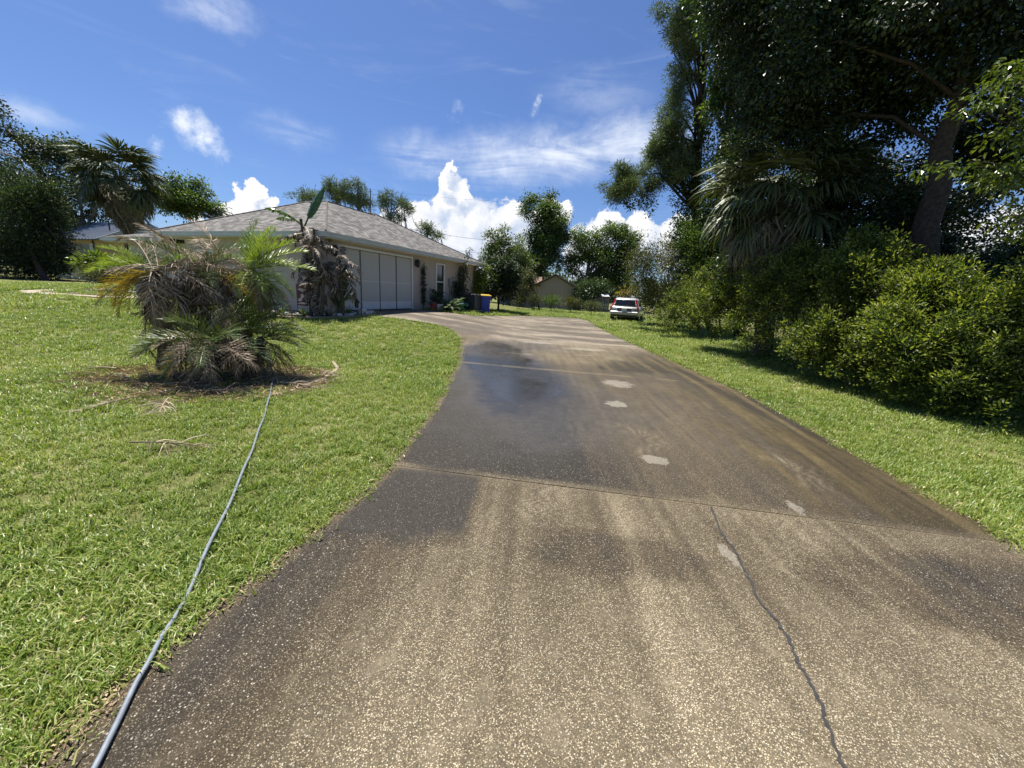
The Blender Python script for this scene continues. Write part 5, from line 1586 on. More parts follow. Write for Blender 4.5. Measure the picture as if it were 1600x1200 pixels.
vt = tree('vine_tree', 'slender trunk wrapped in dark creepers between the pine and fan palm', 'tree', (10.6, 18.3, .1),
          [(7.94,17.50,10.69,0.74,0.99,1.24), (7.30,17.50,11.50,0.73,0.73,0.73), (8.07,17.50,11.95,0.97,0.97,0.97), (7.65,17.80,9.72,0.51,0.64,0.77), (8.40,17.00,9.41,0.73,0.86,0.98), (7.24,17.50,13.11,1.43,1.31,1.19), (6.77,17.00,11.70,0.52,0.42,0.33)], 'green', 560, 24, .14, .045, .26, 241, sub=(7, .38), tr=.19,
          trunk=[(10.6, 18.3, -.1), (8.60,18.00,5.51), (8.25,18.00,9.15), (7.93,18.00,12.22), (7.66,18.00,14.25)], limbs=24, droop=.4, tmean=.4)
V, T, tn, _ = crown_arrays([tuple(np.array(b) - np.array((10.6, 18.3, .1, 0, 0, 0))) for b in ((8.66,17.80,3.66,0.73,1.06,1.40), (8.39,17.80,5.46,0.65,1.01,1.36), (8.34,17.80,6.95,0.64,0.92,1.20), (8.31,17.80,8.26,0.58,0.88,1.18), (8.32,17.80,9.30,0.41,0.72,1.03), (8.81,17.00,6.05,0.67,1.11,1.54), (8.62,17.00,7.66,0.55,0.90,1.26))], 620, 20, .12, .042, .28, 242, tip=.05)
leaf_obj('ivy', V, T, tn, M['vine'], vt)

# cabbage palms
FN = [fan('fan_frond', 1.0, 40, 2.0, 70 + i, droop=d, pet=p) for i, (d, p) in enumerate(((.45, 1.0), (.8, .9), (1.1, .8)))]
FD = [fan('dead_fan_frond', .95, 34, 1.5, 80 + i, droop=d, pet=p, mess=.16) for i, (d, p) in enumerate(((1.3, .7), (1.9, .6)))]


def fan_palm(label, base, crown, tr, n_live, n_dead, sc, seed, group='fan palms', sides=None, low=-62, top=85):
    r = np.random.default_rng(seed)
    rt_ = root('fan_palm', base, label, 'palm', None)
    c = Vector(crown) - Vector(base)
    mb = MB(); mb.tube([Vector((0, 0, -.1)).lerp(c, t_) for t_ in np.linspace(0, 1, 22)], [tr * (1.25 - .3 * i / 21 + (.13 if i % 2 else 0)) for i in range(22)], 10)
    mb.build('trunk', M['palm_bark'], rt_)
    for i in range(n_live):
        t_ = (i + .5) / n_live
        el = top - (top + 35) * t_ ** .9 + r.normal(0, 8)
        az = i * 137.5 + r.normal(0, 12)
        put_part('fan_frond', FN[min(2, int(t_ * 3) + (top < 80))], M['fan_green'], rt_, tuple(c + Vector(polar(az, el)) * .12 * sc - Vector((0, 0, .25 * t_ * sc))), polar(az, el), r.uniform(-.4, .4), sc * r.uniform(.85, 1.1))
    for i in range(n_dead):
        t_ = (i + .5) / n_dead
        el = -20 + (low + 20) * t_ + r.normal(0, 8); az = i * 137.5 + 40 + r.normal(0, 14)
        put_part('dead_fan_frond', FD[i % 2], M['fan_dead'], rt_, tuple(c - Vector((0, 0, (.2 + .9 * t_) * sc))), polar(az, el), r.uniform(-.6, .6), sc * r.uniform(.8, 1.05))
    return rt_


fan_palm('big fan palm with drooping grey fronds in front of the dark trees', (7.9, 12.3, 0), (7.33,12.20,4.85), .20, 50, 44, 1.15, 5, top=55)
fan_palm('small fan palm peeking out below the creeper covered trunks', (10.3, 20.3, .1), (8.31,20.00,3.53), .12, 14, 4, .75, 6)
fan_palm('tall fan palm with a skirt of dead fronds behind the neighbour house', (-30.94, 32.0, .6), (-30.94,32.00,8.59), .28, 64, 54, 1.66, 7, low=-80, top=60)

# ------------------------------------------------------------------ trees and houses on the left
tree('oak_tree', 'broad dark oak at the far left behind the neighbour house', 'tree', (-44, 42, .6), [(-51.32,42.00,9.32,3.89,4.54,5.19), (-47.64,43.00,10.67,3.96,3.79,3.63), (-45.98,44.00,9.47,3.40,3.40,3.40), (-51.27,42.00,14.79,1.88,2.13,2.38), (-49.37,43.00,13.25,3.25,2.60,1.95), (-56.44,42.00,10.82,4.50,5.46,6.43), (-47.35,43.00,7.31,5.38,4.03,2.69), (-42.98,45.00,8.90,2.79,2.62,2.44)], 'oak', 1500, 24, .28, .08, .6, 301, sub=(8, .36), bark='bark_far', tr=.45, limbs=20)
tree('cedar_shrub', 'tall dark feathery evergreen at the left photo edge', 'evergreen', (-30.5, 25.5, .6), [(-33.53,26.50,4.30,1.75,2.75,3.76), (-33.01,26.00,2.10,2.09,1.84,1.59), (-32.66,27.00,6.20,1.05,1.36,1.67), (-36.13,26.50,3.97,2.51,3.14,3.77)], 'conifer', 800, 24, .22, .035, .5, 302, tr=.18, crown_name='foliage', droop=-.4, tip=.25, zmin=.1)
tree('cedar_shrub', 'narrower dark feathery evergreen in front of the metal roof', 'evergreen', (-28.0, 26.5, .6), [(-31.56,26.80,4.26,0.84,1.94,3.04), (-31.96,26.50,2.40,1.27,1.53,1.78), (-31.11,27.00,5.81,0.46,1.03,1.59), (-30.88,26.50,2.26,0.60,0.94,1.28)], 'conifer', 650, 24, .22, .035, .5, 303, tr=.15, crown_name='foliage', droop=-.4, tip=.3, zmin=.1)
tree('rounded_tree', 'bright green rounded tree behind the left end of the house', 'tree', (-21, 38, .6), [(-32.36,37.00,8.29,1.60,1.49,1.37), (-30.86,38.00,8.60,2.05,1.79,1.53), (-29.79,38.00,7.84,1.77,1.41,1.06), (-31.32,37.00,7.55,2.30,1.72,1.15), (-29.39,39.00,7.79,0.73,0.61,0.48)], 'green', 560, 28, .21, .06, .5, 304, sub=(7, .4), bark='bark_far', tr=.22, limbs=16, tip=.2)
tree('bay_shrub', 'lime green broad leaved shrub left of the palm clump', 'shrub', (-15.5, 18.0, .6), [(-19.88,18.30,1.80,0.38,0.32,0.27), (-19.47,18.50,1.92,0.45,0.36,0.27), (-18.89,18.40,1.77,0.39,0.33,0.27)], 'croton', 60, 16, .24, .05, .28, 305, tr=.03, crown_name='foliage', limbs=8)
tree('grey_shrub', 'low grey green shrub on the lawn left of the palm clump', 'shrub', (-14.6, 17.2, .58), [(-18.53,17.50,1.33,0.79,0.54,0.28), (-17.79,17.50,1.50,0.68,0.51,0.34)], 'olive', 200, 16, .09, .02, .22, 306, tr=.02, crown_name='foliage', limbs=6)

nb = root('neighbour_house', (-43.2, 38.5, .6), 'tan neighbour house with a dark standing seam metal roof', 'house', None, -.30)
mb = MB(); mb.box((0, 4, 1.55), (9.0, 8, 4.1)); mb.build('wall', M['neigh_wall'], nb)
rv = [(-5, -.6, 3.6), (5, -.6, 3.6), (5, 4, 5.75), (-5, 4, 5.75), (-5, 8.6, 3.6), (5, 8.6, 3.6)]
rf_ = MB().add(rv, [[0, 1, 2, 3], [3, 2, 5, 4], [0, 3, 4], [1, 5, 2]]).build('roof', M['seam'], nb)
sm_ = MB().tube([(0, -.6, 3.63), (0, 4, 5.78)], .04, 4).mesh('seam', M['seam'])
for i in range(22):
    link('seam', sm_, rf_, (-4.8 + i * .457, 0, 0))
mb = MB(); mb.box((0, -.62, 3.54), (10.05, .06, .14)); mb.build('gutter', M['black'], nb)
mb = MB(); mb.box((1.2, -.01, 2.3), (2.0, .06, 1.2)); mb.build('window', M['glass'], nb)
mb = MB(); mb.tube([(3.4, 1.6, 4.4), (3.4, 1.6, 5.7)], .06, 8); mb.lathe((3.4, 1.6, 5.6), [(.05, 0), (.14, .02), (.14, .1), (.03, .16)], 8); mb.build('vent_pipe', M['black'], nb)
mb = MB(); mb.tube([(3.9, -.1, 3.5), (3.9, -.1, .0)], .06, 6); mb.build('downpipe', M['black'], nb)
fw_ = root('boundary_wall', (-33.47,30.00,0.66), 'white boundary wall between the evergreen and the neighbour house', 'wall', None, -.25)
mb = MB(); mb.box((0, 0, 1.2), (4.2, .16, 2.8)); mb.build('panel', M['white_paint'], fw_)
mb = MB(); mb.box((0, 0, 2.64), (4.3, .22, .08)); mb.build('coping', M['white_paint'], fw_)

# concrete path edge on the far lawn
pp = [(-19.79,15.54,0.56), (-20.50,17.10,0.58), (-20.86,19.89,0.61), (-20.25,20.42,0.62)]
qq = [(-18.59,14.73,0.53), (-17.23,14.85,0.53), (-15.60,14.81,0.53), (-14.47,15.58,0.56)]
pv = [(p[0], p[1], float(terr(p[0], p[1])) + .03) for p in pp] + [(p[0], p[1], float(terr(p[0], p[1])) + .03) for p in qq]
gb = [(-19.62,16.36,0.57), (-19.84,18.90,0.60), (-16.31,15.49,0.55), (-18.03,15.56,0.56)]
o = link('path', fast_mesh('path', pv, faces=[[4, 5, 1, 0], [5, 6, 2, 1], [6, 7, 3, 2]], mats=[M['concrete']])); tag(o, 'pale concrete path across the left lawn', kind='structure')
o = link('path_bed', fast_mesh('path_bed', [(p[0], p[1], float(terr(p[0], p[1])) + .036) for p in gb], faces=[[3, 2, 1, 0]], mats=[M['mulch']])); tag(o, 'dark planting strip inside the path', kind='structure')

# pines and trees behind the roof
PN = dict(leaf='needle', sub=(5, .45), L=.34, W=.028, cl_r=.34, bark='bark_far', radial=1.5, out=.3, droop=-.2, tvar=.22)


def far_pine(label, base, blobs, trunk_px, ncl, seed, tr=.2, name='pine_tree', leaf=None):
    a = dict(PN)
    if leaf: a['leaf'] = leaf
    return tree(name, label, 'pine', base, blobs, a.pop('leaf'), ncl, 20, a.pop('L'), a.pop('W'), a.pop('cl_r'), seed, trunk=[(base[0], base[1], base[2])] + trunk_px, tr=tr, limbs=22, group='pines behind the house roof', **a)


far_pine('sparse pine left most behind the roof ridge', (-20.5, 45, .6), [(-25.03,45.00,10.44,0.83,0.62,0.42), (-23.95,45.00,10.88,0.97,0.76,0.55), (-22.72,45.00,10.69,0.97,0.76,0.55), (-23.66,45.00,10.12,1.39,0.87,0.35)], [(-23.95,45.00,8.95), (-23.80,45.00,11.07)], 60, 311, .15)
far_pine('dark layered pine beside the antenna pole', (-15.5, 46, .6), [(-21.29,46.00,11.25,0.85,0.92,0.99), (-19.50,46.00,11.86,1.13,0.91,0.70), (-20.26,46.00,10.79,1.56,1.27,0.99), (-20.76,46.00,12.06,0.56,0.63,0.70), (-22.39,46.00,10.67,0.99,0.78,0.57)], [(-20.68,46.00,9.31), (-20.45,46.00,12.59)], 170, 312)
far_pine('dark layered pine right of the antenna pole', (-12.5, 46, .6), [(-17.96,46.00,11.56,1.13,0.99,0.85), (-18.42,46.00,10.62,1.56,1.27,0.99), (-17.58,46.00,10.27,1.13,0.92,0.71), (-18.08,46.00,12.20,0.56,0.56,0.56)], [(-18.18,46.00,9.45), (-18.07,46.00,12.39)], 160, 313)
far_pine('round topped pine with a forked trunk behind the roof slope', (-9.2, 48, .6), [(-15.22,48.00,11.23,1.25,1.03,0.81), (-15.97,48.00,10.64,0.89,0.81,0.74), (-13.89,48.00,10.89,1.03,0.96,0.89), (-13.01,48.00,10.25,0.59,0.59,0.59), (-14.13,48.00,9.22,1.19,0.89,0.60), (-15.55,48.00,9.63,0.60,0.60,0.60)], [(-15.33,48.00,8.94), (-15.01,48.00,10.83)], 190, 314, .22)
far_pine('small round pine near the low end of the roof', (-5.0, 52, .6), [(-11.83,52.00,8.82,1.30,1.06,0.81), (-10.85,52.00,8.27,1.14,0.90,0.65), (-12.72,52.00,8.32,0.81,0.69,0.57)], [(-11.82,52.00,7.13), (-11.83,52.00,9.28)], 90, 315)
pl = root('antenna_pole', (-14.6, 40.0, .6), 'thin grey antenna pole rising behind the roof', 'pole')
mb = MB(); mb.tube([(0, 0, 0), (0, 0, 9.9)], [.06, .05], 6); mb.build('mast', M['dark_grey'], pl)

# plants at the far end of the garage wall
tree('wall_shrub', 'dark large leaved shrub beyond the end of the garage wall', 'shrub', (-1.2, 26.0, .4), [(-1.65,26.00,2.63,1.33,1.29,1.25), (-0.79,26.00,2.07,1.09,1.17,1.25), (-1.78,25.50,1.61,1.07,0.99,0.91), (-0.44,26.50,3.13,0.67,0.80,0.93)], 'conifer', 560, 24, .16, .05, .28, 321, sub=(7, .4), tr=.07, crown_name='foliage', tip=.2, zmin=.05)
tree('croton_shrub', 'lime green shrub against the far end of the garage wall', 'shrub', (-2.0, 24.2, .45), [(-2.60,24.00,2.56,0.46,0.42,0.38), (-2.23,24.00,2.81,0.38,0.34,0.31), (-2.36,24.00,2.13,0.54,0.50,0.46), (-2.72,24.00,1.55,0.54,0.58,0.62)], 'croton', 130, 18, .18, .035, .25, 322, tr=.03, crown_name='foliage', limbs=8)
tree('vine_shrub', 'dark climbing shrub on the wall beside the shutter', 'shrub', at_h(.5, 4.0), [(-3.20,21.90,1.86,0.35,0.53,0.70), (-2.91,21.90,2.72,0.14,0.38,0.63), (-2.79,21.90,3.39,0.10,0.23,0.35), (-3.02,21.70,1.28,0.49,0.49,0.49), (-3.34,21.50,1.50,0.28,0.45,0.63)], 'canopy', 150, 14, .10, .03, .16, 323, tr=.025, crown_name='foliage', limbs=12)

# middle distance trees beyond the lot
tree('garden_tree', 'pale green rounded tree right of the house roof', 'tree', (-.6, 38, .5), [(-2.08,38.00,6.28,1.07,1.07,1.07), (-2.79,38.00,4.82,1.08,1.29,1.50), (-1.01,38.00,5.21,1.56,1.50,1.44), (-1.50,38.00,3.16,2.06,1.76,1.46), (0.28,38.00,3.84,1.21,1.21,1.21)], 'farpale', 560, 28, .19, .052, .42, 331, sub=(8, .36), bark='bark_far', tr=.16, limbs=18, tip=.1)
tree('garden_tree', 'tallest dark green tree in the middle behind the shed', 'tree', (2.3, 42, .5), [(0.76,42.00,10.30,0.90,1.03,1.16), (2.49,42.00,10.51,1.42,1.35,1.29), (1.97,42.00,8.85,2.34,2.02,1.69), (3.72,42.00,8.95,1.04,1.10,1.17), (1.49,42.00,6.36,2.24,2.11,1.98), (3.46,42.00,6.47,2.11,2.04,1.98), (1.95,41.00,3.79,2.61,2.09,1.57)], 'green', 1000, 32, .20, .055, .5, 332, sub=(8, .38), bark='bark_far', tr=.24, limbs=22, tmean=.36)
tree('garden_tree', 'wide spreading tree right of the tallest one with a visible trunk', 'tree', (6.2, 41, .5), [(6.83,41.00,7.33,1.66,1.60,1.54), (9.37,41.00,7.47,2.05,1.85,1.66), (5.68,41.00,5.86,1.94,1.68,1.42), (8.61,41.00,5.72,2.58,2.00,1.42), (10.80,41.00,6.33,1.03,1.22,1.42), (7.51,41.00,3.79,2.61,1.89,1.18), (10.15,41.00,3.62,1.57,1.44,1.31)], 'green', 900, 32, .20, .055, .5, 333, sub=(8, .38), bark='bark_far', tr=.28, trunk=[(6.2, 41, .3), (7.09,41.00,3.45), (7.13,41.00,5.63), (7.77,41.00,7.50)], limbs=26, tip=.1)
tree('young_tree', 'small olive tree in front of the shed wall', 'tree', (1.9, 33.0, .5), [(0.64,33.00,3.06,0.74,0.63,0.53), (0.50,33.00,2.03,0.53,0.69,0.85), (1.20,33.00,2.68,0.42,0.42,0.42)], 'olive', 130, 16, .16, .04, .32, 334, tr=.06, limbs=8, crown_name='crown')
tree('dark_shrub', 'dark shrub in the shade between the shed and the car', 'shrub', (6.2, 37, .5), [(6.62,37.00,2.30,0.83,0.95,1.07), (7.89,37.50,2.49,0.72,0.78,0.84), (5.60,36.00,1.90,0.46,0.64,0.81)], 'vine', 260, 18, .17, .05, .4, 335, tr=.05, crown_name='foliage')
tree('fallow_palm', 'small yellowing palm leaf plant behind the car roof', 'plant', (8.4, 31.5, .4), [(8.27,31.00,2.34,0.40,0.30,0.20), (8.74,31.00,2.12,0.30,0.27,0.25)], 'frond_yellow', 7, 12, .34, .022, .3, 336, tr=.04, crown_name='foliage', limbs=6)
for i, (b, lf, lab) in enumerate((((1.42,32.00,1.16,0.52,0.49,0.47), 'weed', 'pale weed bush by the left part of the shed wall'), ((2.78,31.50,1.14,0.66,0.56,0.46), 'green', 'green weed bush in front of the shed wall'), ((4.23,30.50,1.10,0.64,0.52,0.40), 'olive', 'brownish weed bush below the shed corner'), ((5.54,29.00,0.98,0.66,0.47,0.28), 'weed', 'dry pale weeds left of the parked car'), ((0.24,32.50,0.98,0.42,0.40,0.37), 'weed', 'pale weed bush left of the young olive tree'))):
    tree('weed_bush', lab, 'weed', (b[0], b[1], float(terr(b[0], b[1]))), [b], lf, 80, 20, .12, .02, .25, 340 + i, tr=.02, crown_name='foliage', limbs=6, zmin=.0, droop=-.3)

# shed beyond the lot
sd = root('garden_shed', (3.4, 36.3, .35), 'plain tan shed with a brown gable roof under the trees', 'shed', None, -.12)
mb = MB()
mb.add([(-1.9, 0, 0), (1.75, 0, 0), (1.75, 0, 2.0), (0, 0, 2.95), (-1.9, 0, 1.95), (-1.9, 5, 0), (1.75, 5, 0), (1.75, 5, 2.0), (0, 5, 2.95), (-1.9, 5, 1.95)], [[0, 1, 2, 3, 4], [9, 8, 7, 6, 5], [1, 6, 7, 2], [5, 0, 4, 9]]); mb.build('wall', M['shed_wall'], sd)
mb = MB(); mb.box((-3.6, 1.6, 1.0), (3.4, 3.0, 2.0)); mb.build('wall', M['shed_wall'], sd)
mb = MB()
for P in ([(-.02, -.3, 3.02), (2.0, -.3, 1.93), (2.0, 5.3, 1.93), (-.02, 5.3, 3.02)], [(-2.2, -.3, 1.86), (-.02, -.3, 3.02), (-.02, 5.3, 3.02), (-2.2, 5.3, 1.86)], [(-5.5, -.2, 1.92), (-1.3, -.2, 1.92), (-1.3, 1.6, 2.75), (-5.5, 1.6, 2.75)]):
    up_ = [(a, b, c + .09) for a, b, c in P]
    mb.add(P + up_, [[3, 2, 1, 0], [4, 5, 6, 7], [0, 1, 5, 4], [1, 2, 6, 5], [2, 3, 7, 6], [3, 0, 4, 7]])
mb.build('roof', M['shed_roof'], sd)
fc = root('board_fence', (7.0, 39.0, .4), 'weathered grey board fence in the shade behind the car', 'fence', None, -.1)
bd = MB().box((0, 0, .8), (.17, .03, 1.7)).mesh('board', M['fence'])
for i in range(22):
    link('board', bd, fc, (-2.0 + i * .19, random.uniform(-.01, .01), random.uniform(-.06, .06)))
mb = MB(); mb.box((0, .05, .4), (4.2, .04, .09)); mb.box((0, .05, 1.3), (4.2, .04, .09)); mb.build('rail', M['fence'], fc)
wb = root('white_canopy', (8.1, 36.5, .4), 'small white canopy roof with a red edge behind the car', 'canopy')
wb.scale = (.55, .55, .75)
mb = MB(); mb.add([(-.6, -.5, 1.75), (.6, -.5, 1.75), (.6, .7, 2.0), (-.6, .7, 2.0), (-.6, -.5, 1.8), (.6, -.5, 1.8), (.6, .7, 2.05), (-.6, .7, 2.05)], [[3, 2, 1, 0], [4, 5, 6, 7], [0, 1, 5, 4], [1, 2, 6, 5], [2, 3, 7, 6], [3, 0, 4, 7]]); mb.build('roof', M['white_paint'], wb)
mb = MB(); [mb.box((x, y, .87), (.05, .05, 1.74)) for x in (-.55, .55) for y in (-.45, .6)]; mb.build('post', M['grey_box'], wb)
mb = MB(); mb.box((0, -.51, 1.70), (1.2, .02, .10)); mb.build('valance', M['red'], wb)

# overhead wires
for i, (pts, lab) in enumerate(((((-19.79,50.00,9.11), (-9.02,46.00,7.60), (-4.27,44.00,6.99), (4.73,40.00,6.43), (16.20,36.00,6.17)), 'upper overhead wire crossing in front of the clouds'), (((-14.11,52.00,6.77), (-4.41,46.00,5.79), (5.87,42.00,5.46), (17.26,38.00,5.47)), 'lower overhead wire disappearing into the trees'), (((-29.09,60.00,15.38), (-11.61,52.00,12.73), (-5.56,48.00,11.74), (2.27,44.00,10.91)), 'highest faint wire passing the tall cloud'))):
    P = []
    for a, b in zip(pts[:-1], pts[1:]):
        for s_ in np.linspace(0, 1, 6)[:-1]:
            P.append(Vector(a).lerp(Vector(b), s_) - Vector((0, 0, .25 * math.sin(math.pi * s_) * .3)))
    P.append(Vector(pts[-1]))
    o = MB().tube(P, (.016, .014, .008)[i], 4).build('overhead_wire', M['wire']); tag(o, lab, 'wire', 'overhead wires')

# far wood closing the horizon
rw = np.random.default_rng(77)
bl = []
for x in np.arange(-110, 110, 5.0):
    h_ = rw.uniform(2.0, 3.4)
    bl.append((x + rw.uniform(-2, 2), 78 + rw.uniform(-6, 6) + abs(x) * .05, 1.2 + h_ * .6, 4.5, 3.5, h_))
V, T, tn, _ = crown_arrays(bl, 2600, 16, .75, .22, 1.3, 401, tip=.1)
o = leaf_obj('far_wood', V, T, tn, M['oak'], None); tag(o, 'far line of dark trees closing the horizon', 'trees')
bl = []
for y in np.arange(2, 60, 4.0):
    bl.append((17.5 + .08 * y + rw.uniform(-1, 1), y, 1.2, 2.2, 2.4, 1.5))
V, T, tn, _ = crown_arrays(bl, 1500, 16, .24, .07, .6, 402, tip=.1, zmin=.05)
o = leaf_obj('undergrowth', V, T, tn, M['vine'], None); tag(o, 'dark undergrowth below the trees on the right', 'undergrowth')

# ------------------------------------------------------------------ small weeds, litter and the grass
for i, (p, lab) in enumerate((((-1.52,1.10,-0.01), 'broad leaved weed at the driveway edge beside the hose'), ((-1.47,1.31,-0.01), 'small broad leaved weed where the hose meets the driveway'), ((-1.54,1.39,-0.00), 'tiny round leaved weed just left of the hose'), ((-1.06,3.85,-0.01), 'broad leaved weed by the middle of the driveway edge'))):
    r = np.random.default_rng(500 + i)
    rt_ = root('weed_plant', (p[0] - .03, p[1], p[2]), lab, 'weed')
    for k in range(9):
        az, el = r.uniform(0, 6.28), r.uniform(.25, .9)
        n_ = 1
        P0 = np.array([[.01 * math.cos(az), .01 * math.sin(az), .0]]); D0 = np.array([[math.cos(az) * math.cos(el), math.sin(az) * math.cos(el), math.sin(el)]])
        Vv, Tt = leaf_arrays(P0, D0, np.array([.075 * r.uniform(.7, 1.2)]), np.array([.017 * r.uniform(.8, 1.2)]), r, up=2)
        link('leaf', fast_mesh('leaf', Vv, tris=Tt, mats=[M['croton']], attrs={'tint': np.full(4, r.uniform(.2, .7))}), rt_)

n_l = 5200
yl = rng.uniform(.4, 14, n_l) ** 1.0
side = rng.uniform(0, 1, n_l) < .62
yl = np.where(side, .4 + 13 * rng.uniform(0, 1, n_l) ** 1.6, 1.0 + 15 * rng.uniform(0, 1, n_l) ** 1.5)
off = rng.normal(0, .045, n_l)
xl = np.where(side, drv_l(yl) - .05 + off, drv_r(yl) + .05 + off)
zl = terr(xl, yl) + np.where(on_drive(xl, yl), .028, .012) + rng.uniform(0, .012, n_l)
Dl = rng.normal(size=(n_l, 3)); Dl[:, 2] *= .2
V, T = leaf_arrays(np.stack([xl, yl, zl], -1), Dl, rng.uniform(.012, .045, n_l), rng.uniform(.0015, .006, n_l), rng, up=2.5)
# more straw lying in the mulch ring
n2 = 4200
a_ = rng.uniform(0, 6.28, n2); q_ = np.sqrt(rng.uniform(0, 1, n2)); x2 = -4.75 + 1.85 * q_ * np.cos(a_); y2 = 5.85 + 1.35 * q_ * np.sin(a_)
D2 = rng.normal(size=(n2, 3)); D2[:, 2] *= .12
V2, T2 = leaf_arrays(np.stack([x2, y2, terr(x2, y2) + .015 + rng.uniform(0, .04, n2)], -1), D2, rng.uniform(.06, .28, n2), rng.uniform(.003, .010, n2), rng, up=2.5)
n3 = 420
x3 = rng.uniform(-9, 7, n3); y3 = rng.uniform(.8, 13, n3) ; k3 = ~on_drive(x3, y3, -.1); x3, y3 = x3[k3], y3[k3]; n3 = len(x3)
D3 = rng.normal(size=(n3, 3)); D3[:, 2] *= .25
V3, T3 = leaf_arrays(np.stack([x3, y3, terr(x3, y3) + rng.uniform(.03, .06, n3)], -1), D3, rng.uniform(.03, .075, n3), rng.uniform(.006, .014, n3), rng, up=2.0)
V2 = np.concatenate([V2, V3]); T2 = np.concatenate([T2, T3 + 4 * n2]); n2 += n3
tl = np.concatenate([np.repeat(rng.uniform(0, 1, n_l), 4), np.repeat(np.clip(rng.normal(.80, .25, n2), 0, 1), 4)])
o = leaf_obj('leaf_litter', np.concatenate([V, V2]), np.concatenate([T, T2 + len(V)]), tl, M['litter'], None)
tag(o, 'dry leaf litter along the driveway edges and under the palm', 'litter')

# grass: short tufts set out on the lawn, thinner with distance
tuft_col = bpy.data.collections.new('grass_tufts')
for v_ in range(6):
    r = np.random.default_rng(600 + v_)
    VV, QQ, TT, tt = [], [], [], []
    straw = (.2, .3, .15, .4, .25, .7)[v_]
    for b_ in range(20):
        base = np.array([*(r.normal(0, .032, 2)), -.004]); az = r.uniform(0, 6.28); lean = r.uniform(.35, 1.25)
        h_ = r.uniform(.03, .07); wd_ = r.uniform(.0022, .0042)
        dirh = np.array([math.cos(az), math.sin(az), 0]); sdv = np.array([-math.sin(az), math.cos(az), 0])
        p = base.copy(); el = 1.45; n0 = len(VV)
        tv = np.clip(r.normal(.9, .1) if r.uniform() < straw else r.normal(.36, .17), 0, 1)
        for k in range(3):
            w_ = wd_ * (1, .9, .6)[k]
            VV += [tuple(p - sdv * w_), tuple(p + sdv * w_)]; tt += [tv * .85, tv * .85]
            p = p + (dirh * math.cos(el) + np.array([0, 0, math.sin(el)])) * h_ / 3 * 1.3
            el -= lean * .62
        VV.append(tuple(p)); tt.append(tv)
        QQ += [[n0, n0 + 1, n0 + 3, n0 + 2], [n0 + 2, n0 + 3, n0 + 5, n0 + 4]]; TT.append([n0 + 4, n0 + 5, n0 + 6])
    me = fast_mesh('grass_tuft', VV, quads=QQ, tris=TT, mats=[M['grass']], attrs={'tint': np.array(tt)})
    tuft_col.objects.link(bpy.data.objects.new('grass_tuft', me))
pts = []
PATH_A = [p[:2] for p in ((-19.15,15.10,0.54), (-20.06,16.73,0.57), (-20.33,19.37,0.60), (-20.24,20.59,0.62))]
PATH_B = [p[:2] for p in ((-19.15,15.10,0.54), (-17.47,15.06,0.54), (-15.81,15.02,0.54), (-14.74,15.87,0.56))]


def grass_ring(r0, r1, dens, sc):
    area = math.pi * (r1 ** 2 - r0 ** 2)
    n = int(dens * area)
    rr = np.sqrt(rng.uniform(r0 ** 2, r1 ** 2, n)); an = rng.uniform(-math.pi, math.pi, n)
    x, y = rr * np.sin(an), rr * np.cos(an)
    keep = (np.abs(np.arctan2(x, y + 1.2)) < math.radians(66)) & (y > -.2) & (x < 13) & (x > -38)
    x, y = x[keep], y[keep]
    jit = .035 * rng.normal(size=len(x))
    keep = ~on_drive(x + jit, y, -.015)
    x, y = x[keep], y[keep]
    # bare ground: mulch ring, bed, house, thin patches
    d = np.hypot((x + 4.7) / 1.75, (y - 5.9) / 1.2)
    thin = rng.uniform(0, 1, len(x)) < np.where(d < 1, .26 + .5 * np.clip(d - .6, 0, 1), 1)
    o_ = (x - WX) * .936 + (y - WY) * -.352; s_ = (x - WX) * .352 + (y - WY) * .936
    inhouse = (o_ < .25) & (s_ > -4.9) & (o_ > -14)
    bedm = (x < -5.25) & (x > -9.3) & (y > np.interp(x, fl[:, 0][np.argsort(fl[:, 0])], fl[:, 1][np.argsort(fl[:, 0])])) & (y < 15.5)
    patch = fbm(x * .9, y * .9, 4, 70)
    sparse = rng.uniform(0, 1, len(x)) < np.clip(1.15 + 1.6 * (patch + .25), .6, 1)
    onpath = (pt_seg(x, y, PATH_A) < .42) | (pt_seg(x, y, PATH_B) < .42)
    keep = thin & ~inhouse & ~bedm & sparse & ~onpath
    x, y = x[keep], y[keep]
    pts.append(np.stack([x, y, np.full(len(x), sc)], -1))


grass_ring(.3, 3.2, 620, 1.0)
grass_ring(3.2, 6.5, 330, 1.12)
grass_ring(6.5, 11, 150, 1.35)
grass_ring(11, 18, 70, 1.7)
grass_ring(18, 34, 24, 2.3)
xj = np.concatenate([rng.uniform(-.1, 1.3, 26), rng.uniform(2.3, 3.6, 8)])
pts.append(np.stack([xj, 3.07 - .145 * xj + rng.normal(0, .004, 34), rng.uniform(.22, .42, 34)], -1))
G = np.concatenate(pts)
ng = len(G)
pz = terr(G[:, 0], G[:, 1]) + .012 * fbm(G[:, 0] * .5, G[:, 1] * .5, 3, 5) - .004
gm = bpy.data.meshes.new('grass')
gm.vertices.add(ng); gm.vertices.foreach_set('co', np.stack([G[:, 0], G[:, 1], pz], -1).astype(np.float32).ravel())
rotv = np.stack([rng.normal(0, .14, ng), rng.normal(0, .14, ng), rng.uniform(0, 6.28, ng)], -1).astype(np.float32)
a1 = gm.attributes.new('rot', 'FLOAT_VECTOR', 'POINT'); a1.data.foreach_set('vector', rotv.ravel())
dryn = fbm(G[:, 0] * 1.3, G[:, 1] * 1.3, 4, 71)
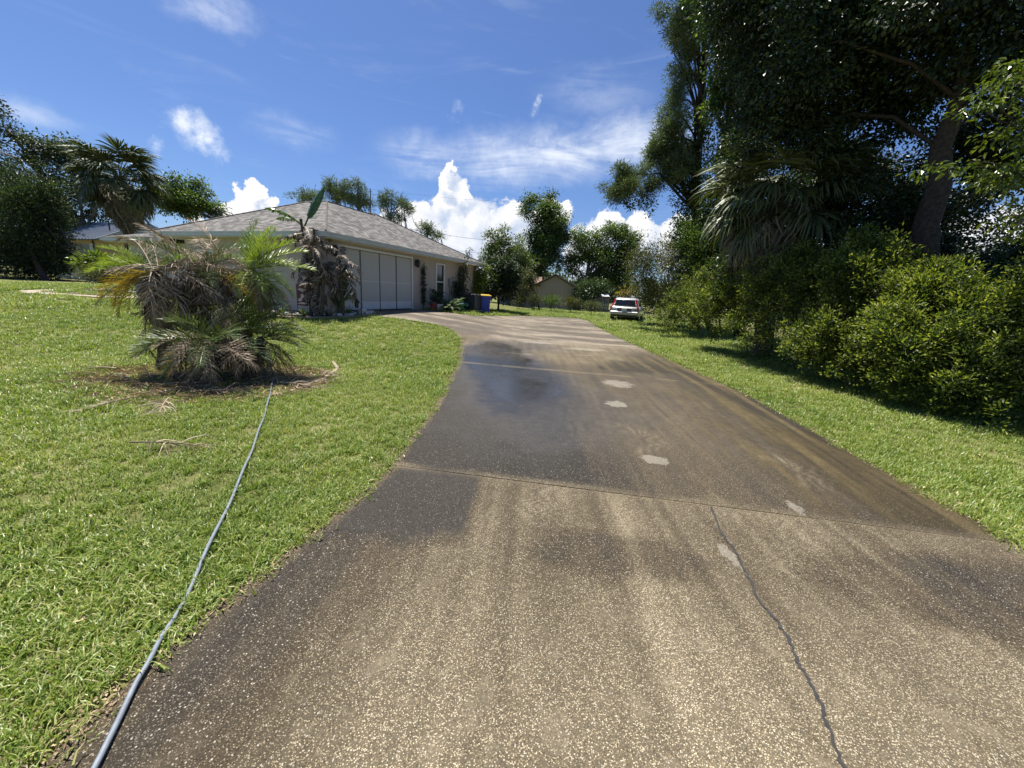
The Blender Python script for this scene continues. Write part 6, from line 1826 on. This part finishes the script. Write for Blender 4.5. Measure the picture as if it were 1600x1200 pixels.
lush = fbm(G[:, 0] * .6 + 9, G[:, 1] * .6, 3, 72)
scl = (G[:, 2] * rng.uniform(.7, 1.25, ng) * (1 + .35 * lush)).astype(np.float32)
a2 = gm.attributes.new('scl', 'FLOAT', 'POINT'); a2.data.foreach_set('value', scl)
ix = np.where(rng.uniform(0, 1, ng) < np.clip(.16 + 1.2 * dryn, .05, .85), rng.choice([3, 5], ng), rng.choice([0, 1, 2, 4], ng)).astype(np.int32)
a3 = gm.attributes.new('idx', 'INT', 'POINT'); a3.data.foreach_set('value', ix)
grass = link('grass', gm); tag(grass, 'short coarse green lawn grass with straw patches', 'grass', None, 'stuff')
ngt = bpy.data.node_groups.new('grass_scatter', 'GeometryNodeTree')
ngt.interface.new_socket('Geometry', in_out='INPUT', socket_type='NodeSocketGeometry'); ngt.interface.new_socket('Geometry', in_out='OUTPUT', socket_type='NodeSocketGeometry')
gi = ngt.nodes.new('NodeGroupInput'); go = ngt.nodes.new('NodeGroupOutput')
iop = ngt.nodes.new('GeometryNodeInstanceOnPoints'); ci_ = ngt.nodes.new('GeometryNodeCollectionInfo')
ci_.inputs['Collection'].default_value = tuft_col; ci_.inputs['Separate Children'].default_value = True; ci_.inputs['Reset Children'].default_value = True


def named(nm, ty):
    nd = ngt.nodes.new('GeometryNodeInputNamedAttribute'); nd.data_type = ty; nd.inputs['Name'].default_value = nm
    return nd.outputs['Attribute']


ngt.links.new(gi.outputs[0], iop.inputs['Points']); ngt.links.new(ci_.outputs[0], iop.inputs['Instance']); iop.inputs['Pick Instance'].default_value = True
ngt.links.new(named('idx', 'INT'), iop.inputs['Instance Index']); ngt.links.new(named('rot', 'FLOAT_VECTOR'), iop.inputs['Rotation']); ngt.links.new(named('scl', 'FLOAT'), iop.inputs['Scale'])
ngt.links.new(iop.outputs[0], go.inputs[0])
md = grass.modifiers.new('scatter', 'NODES'); md.node_group = ngt
print('grass tufts', ng, 'tris', sum(len(m.loops) - 2 * len(m.polygons) for m in bpy.data.meshes))
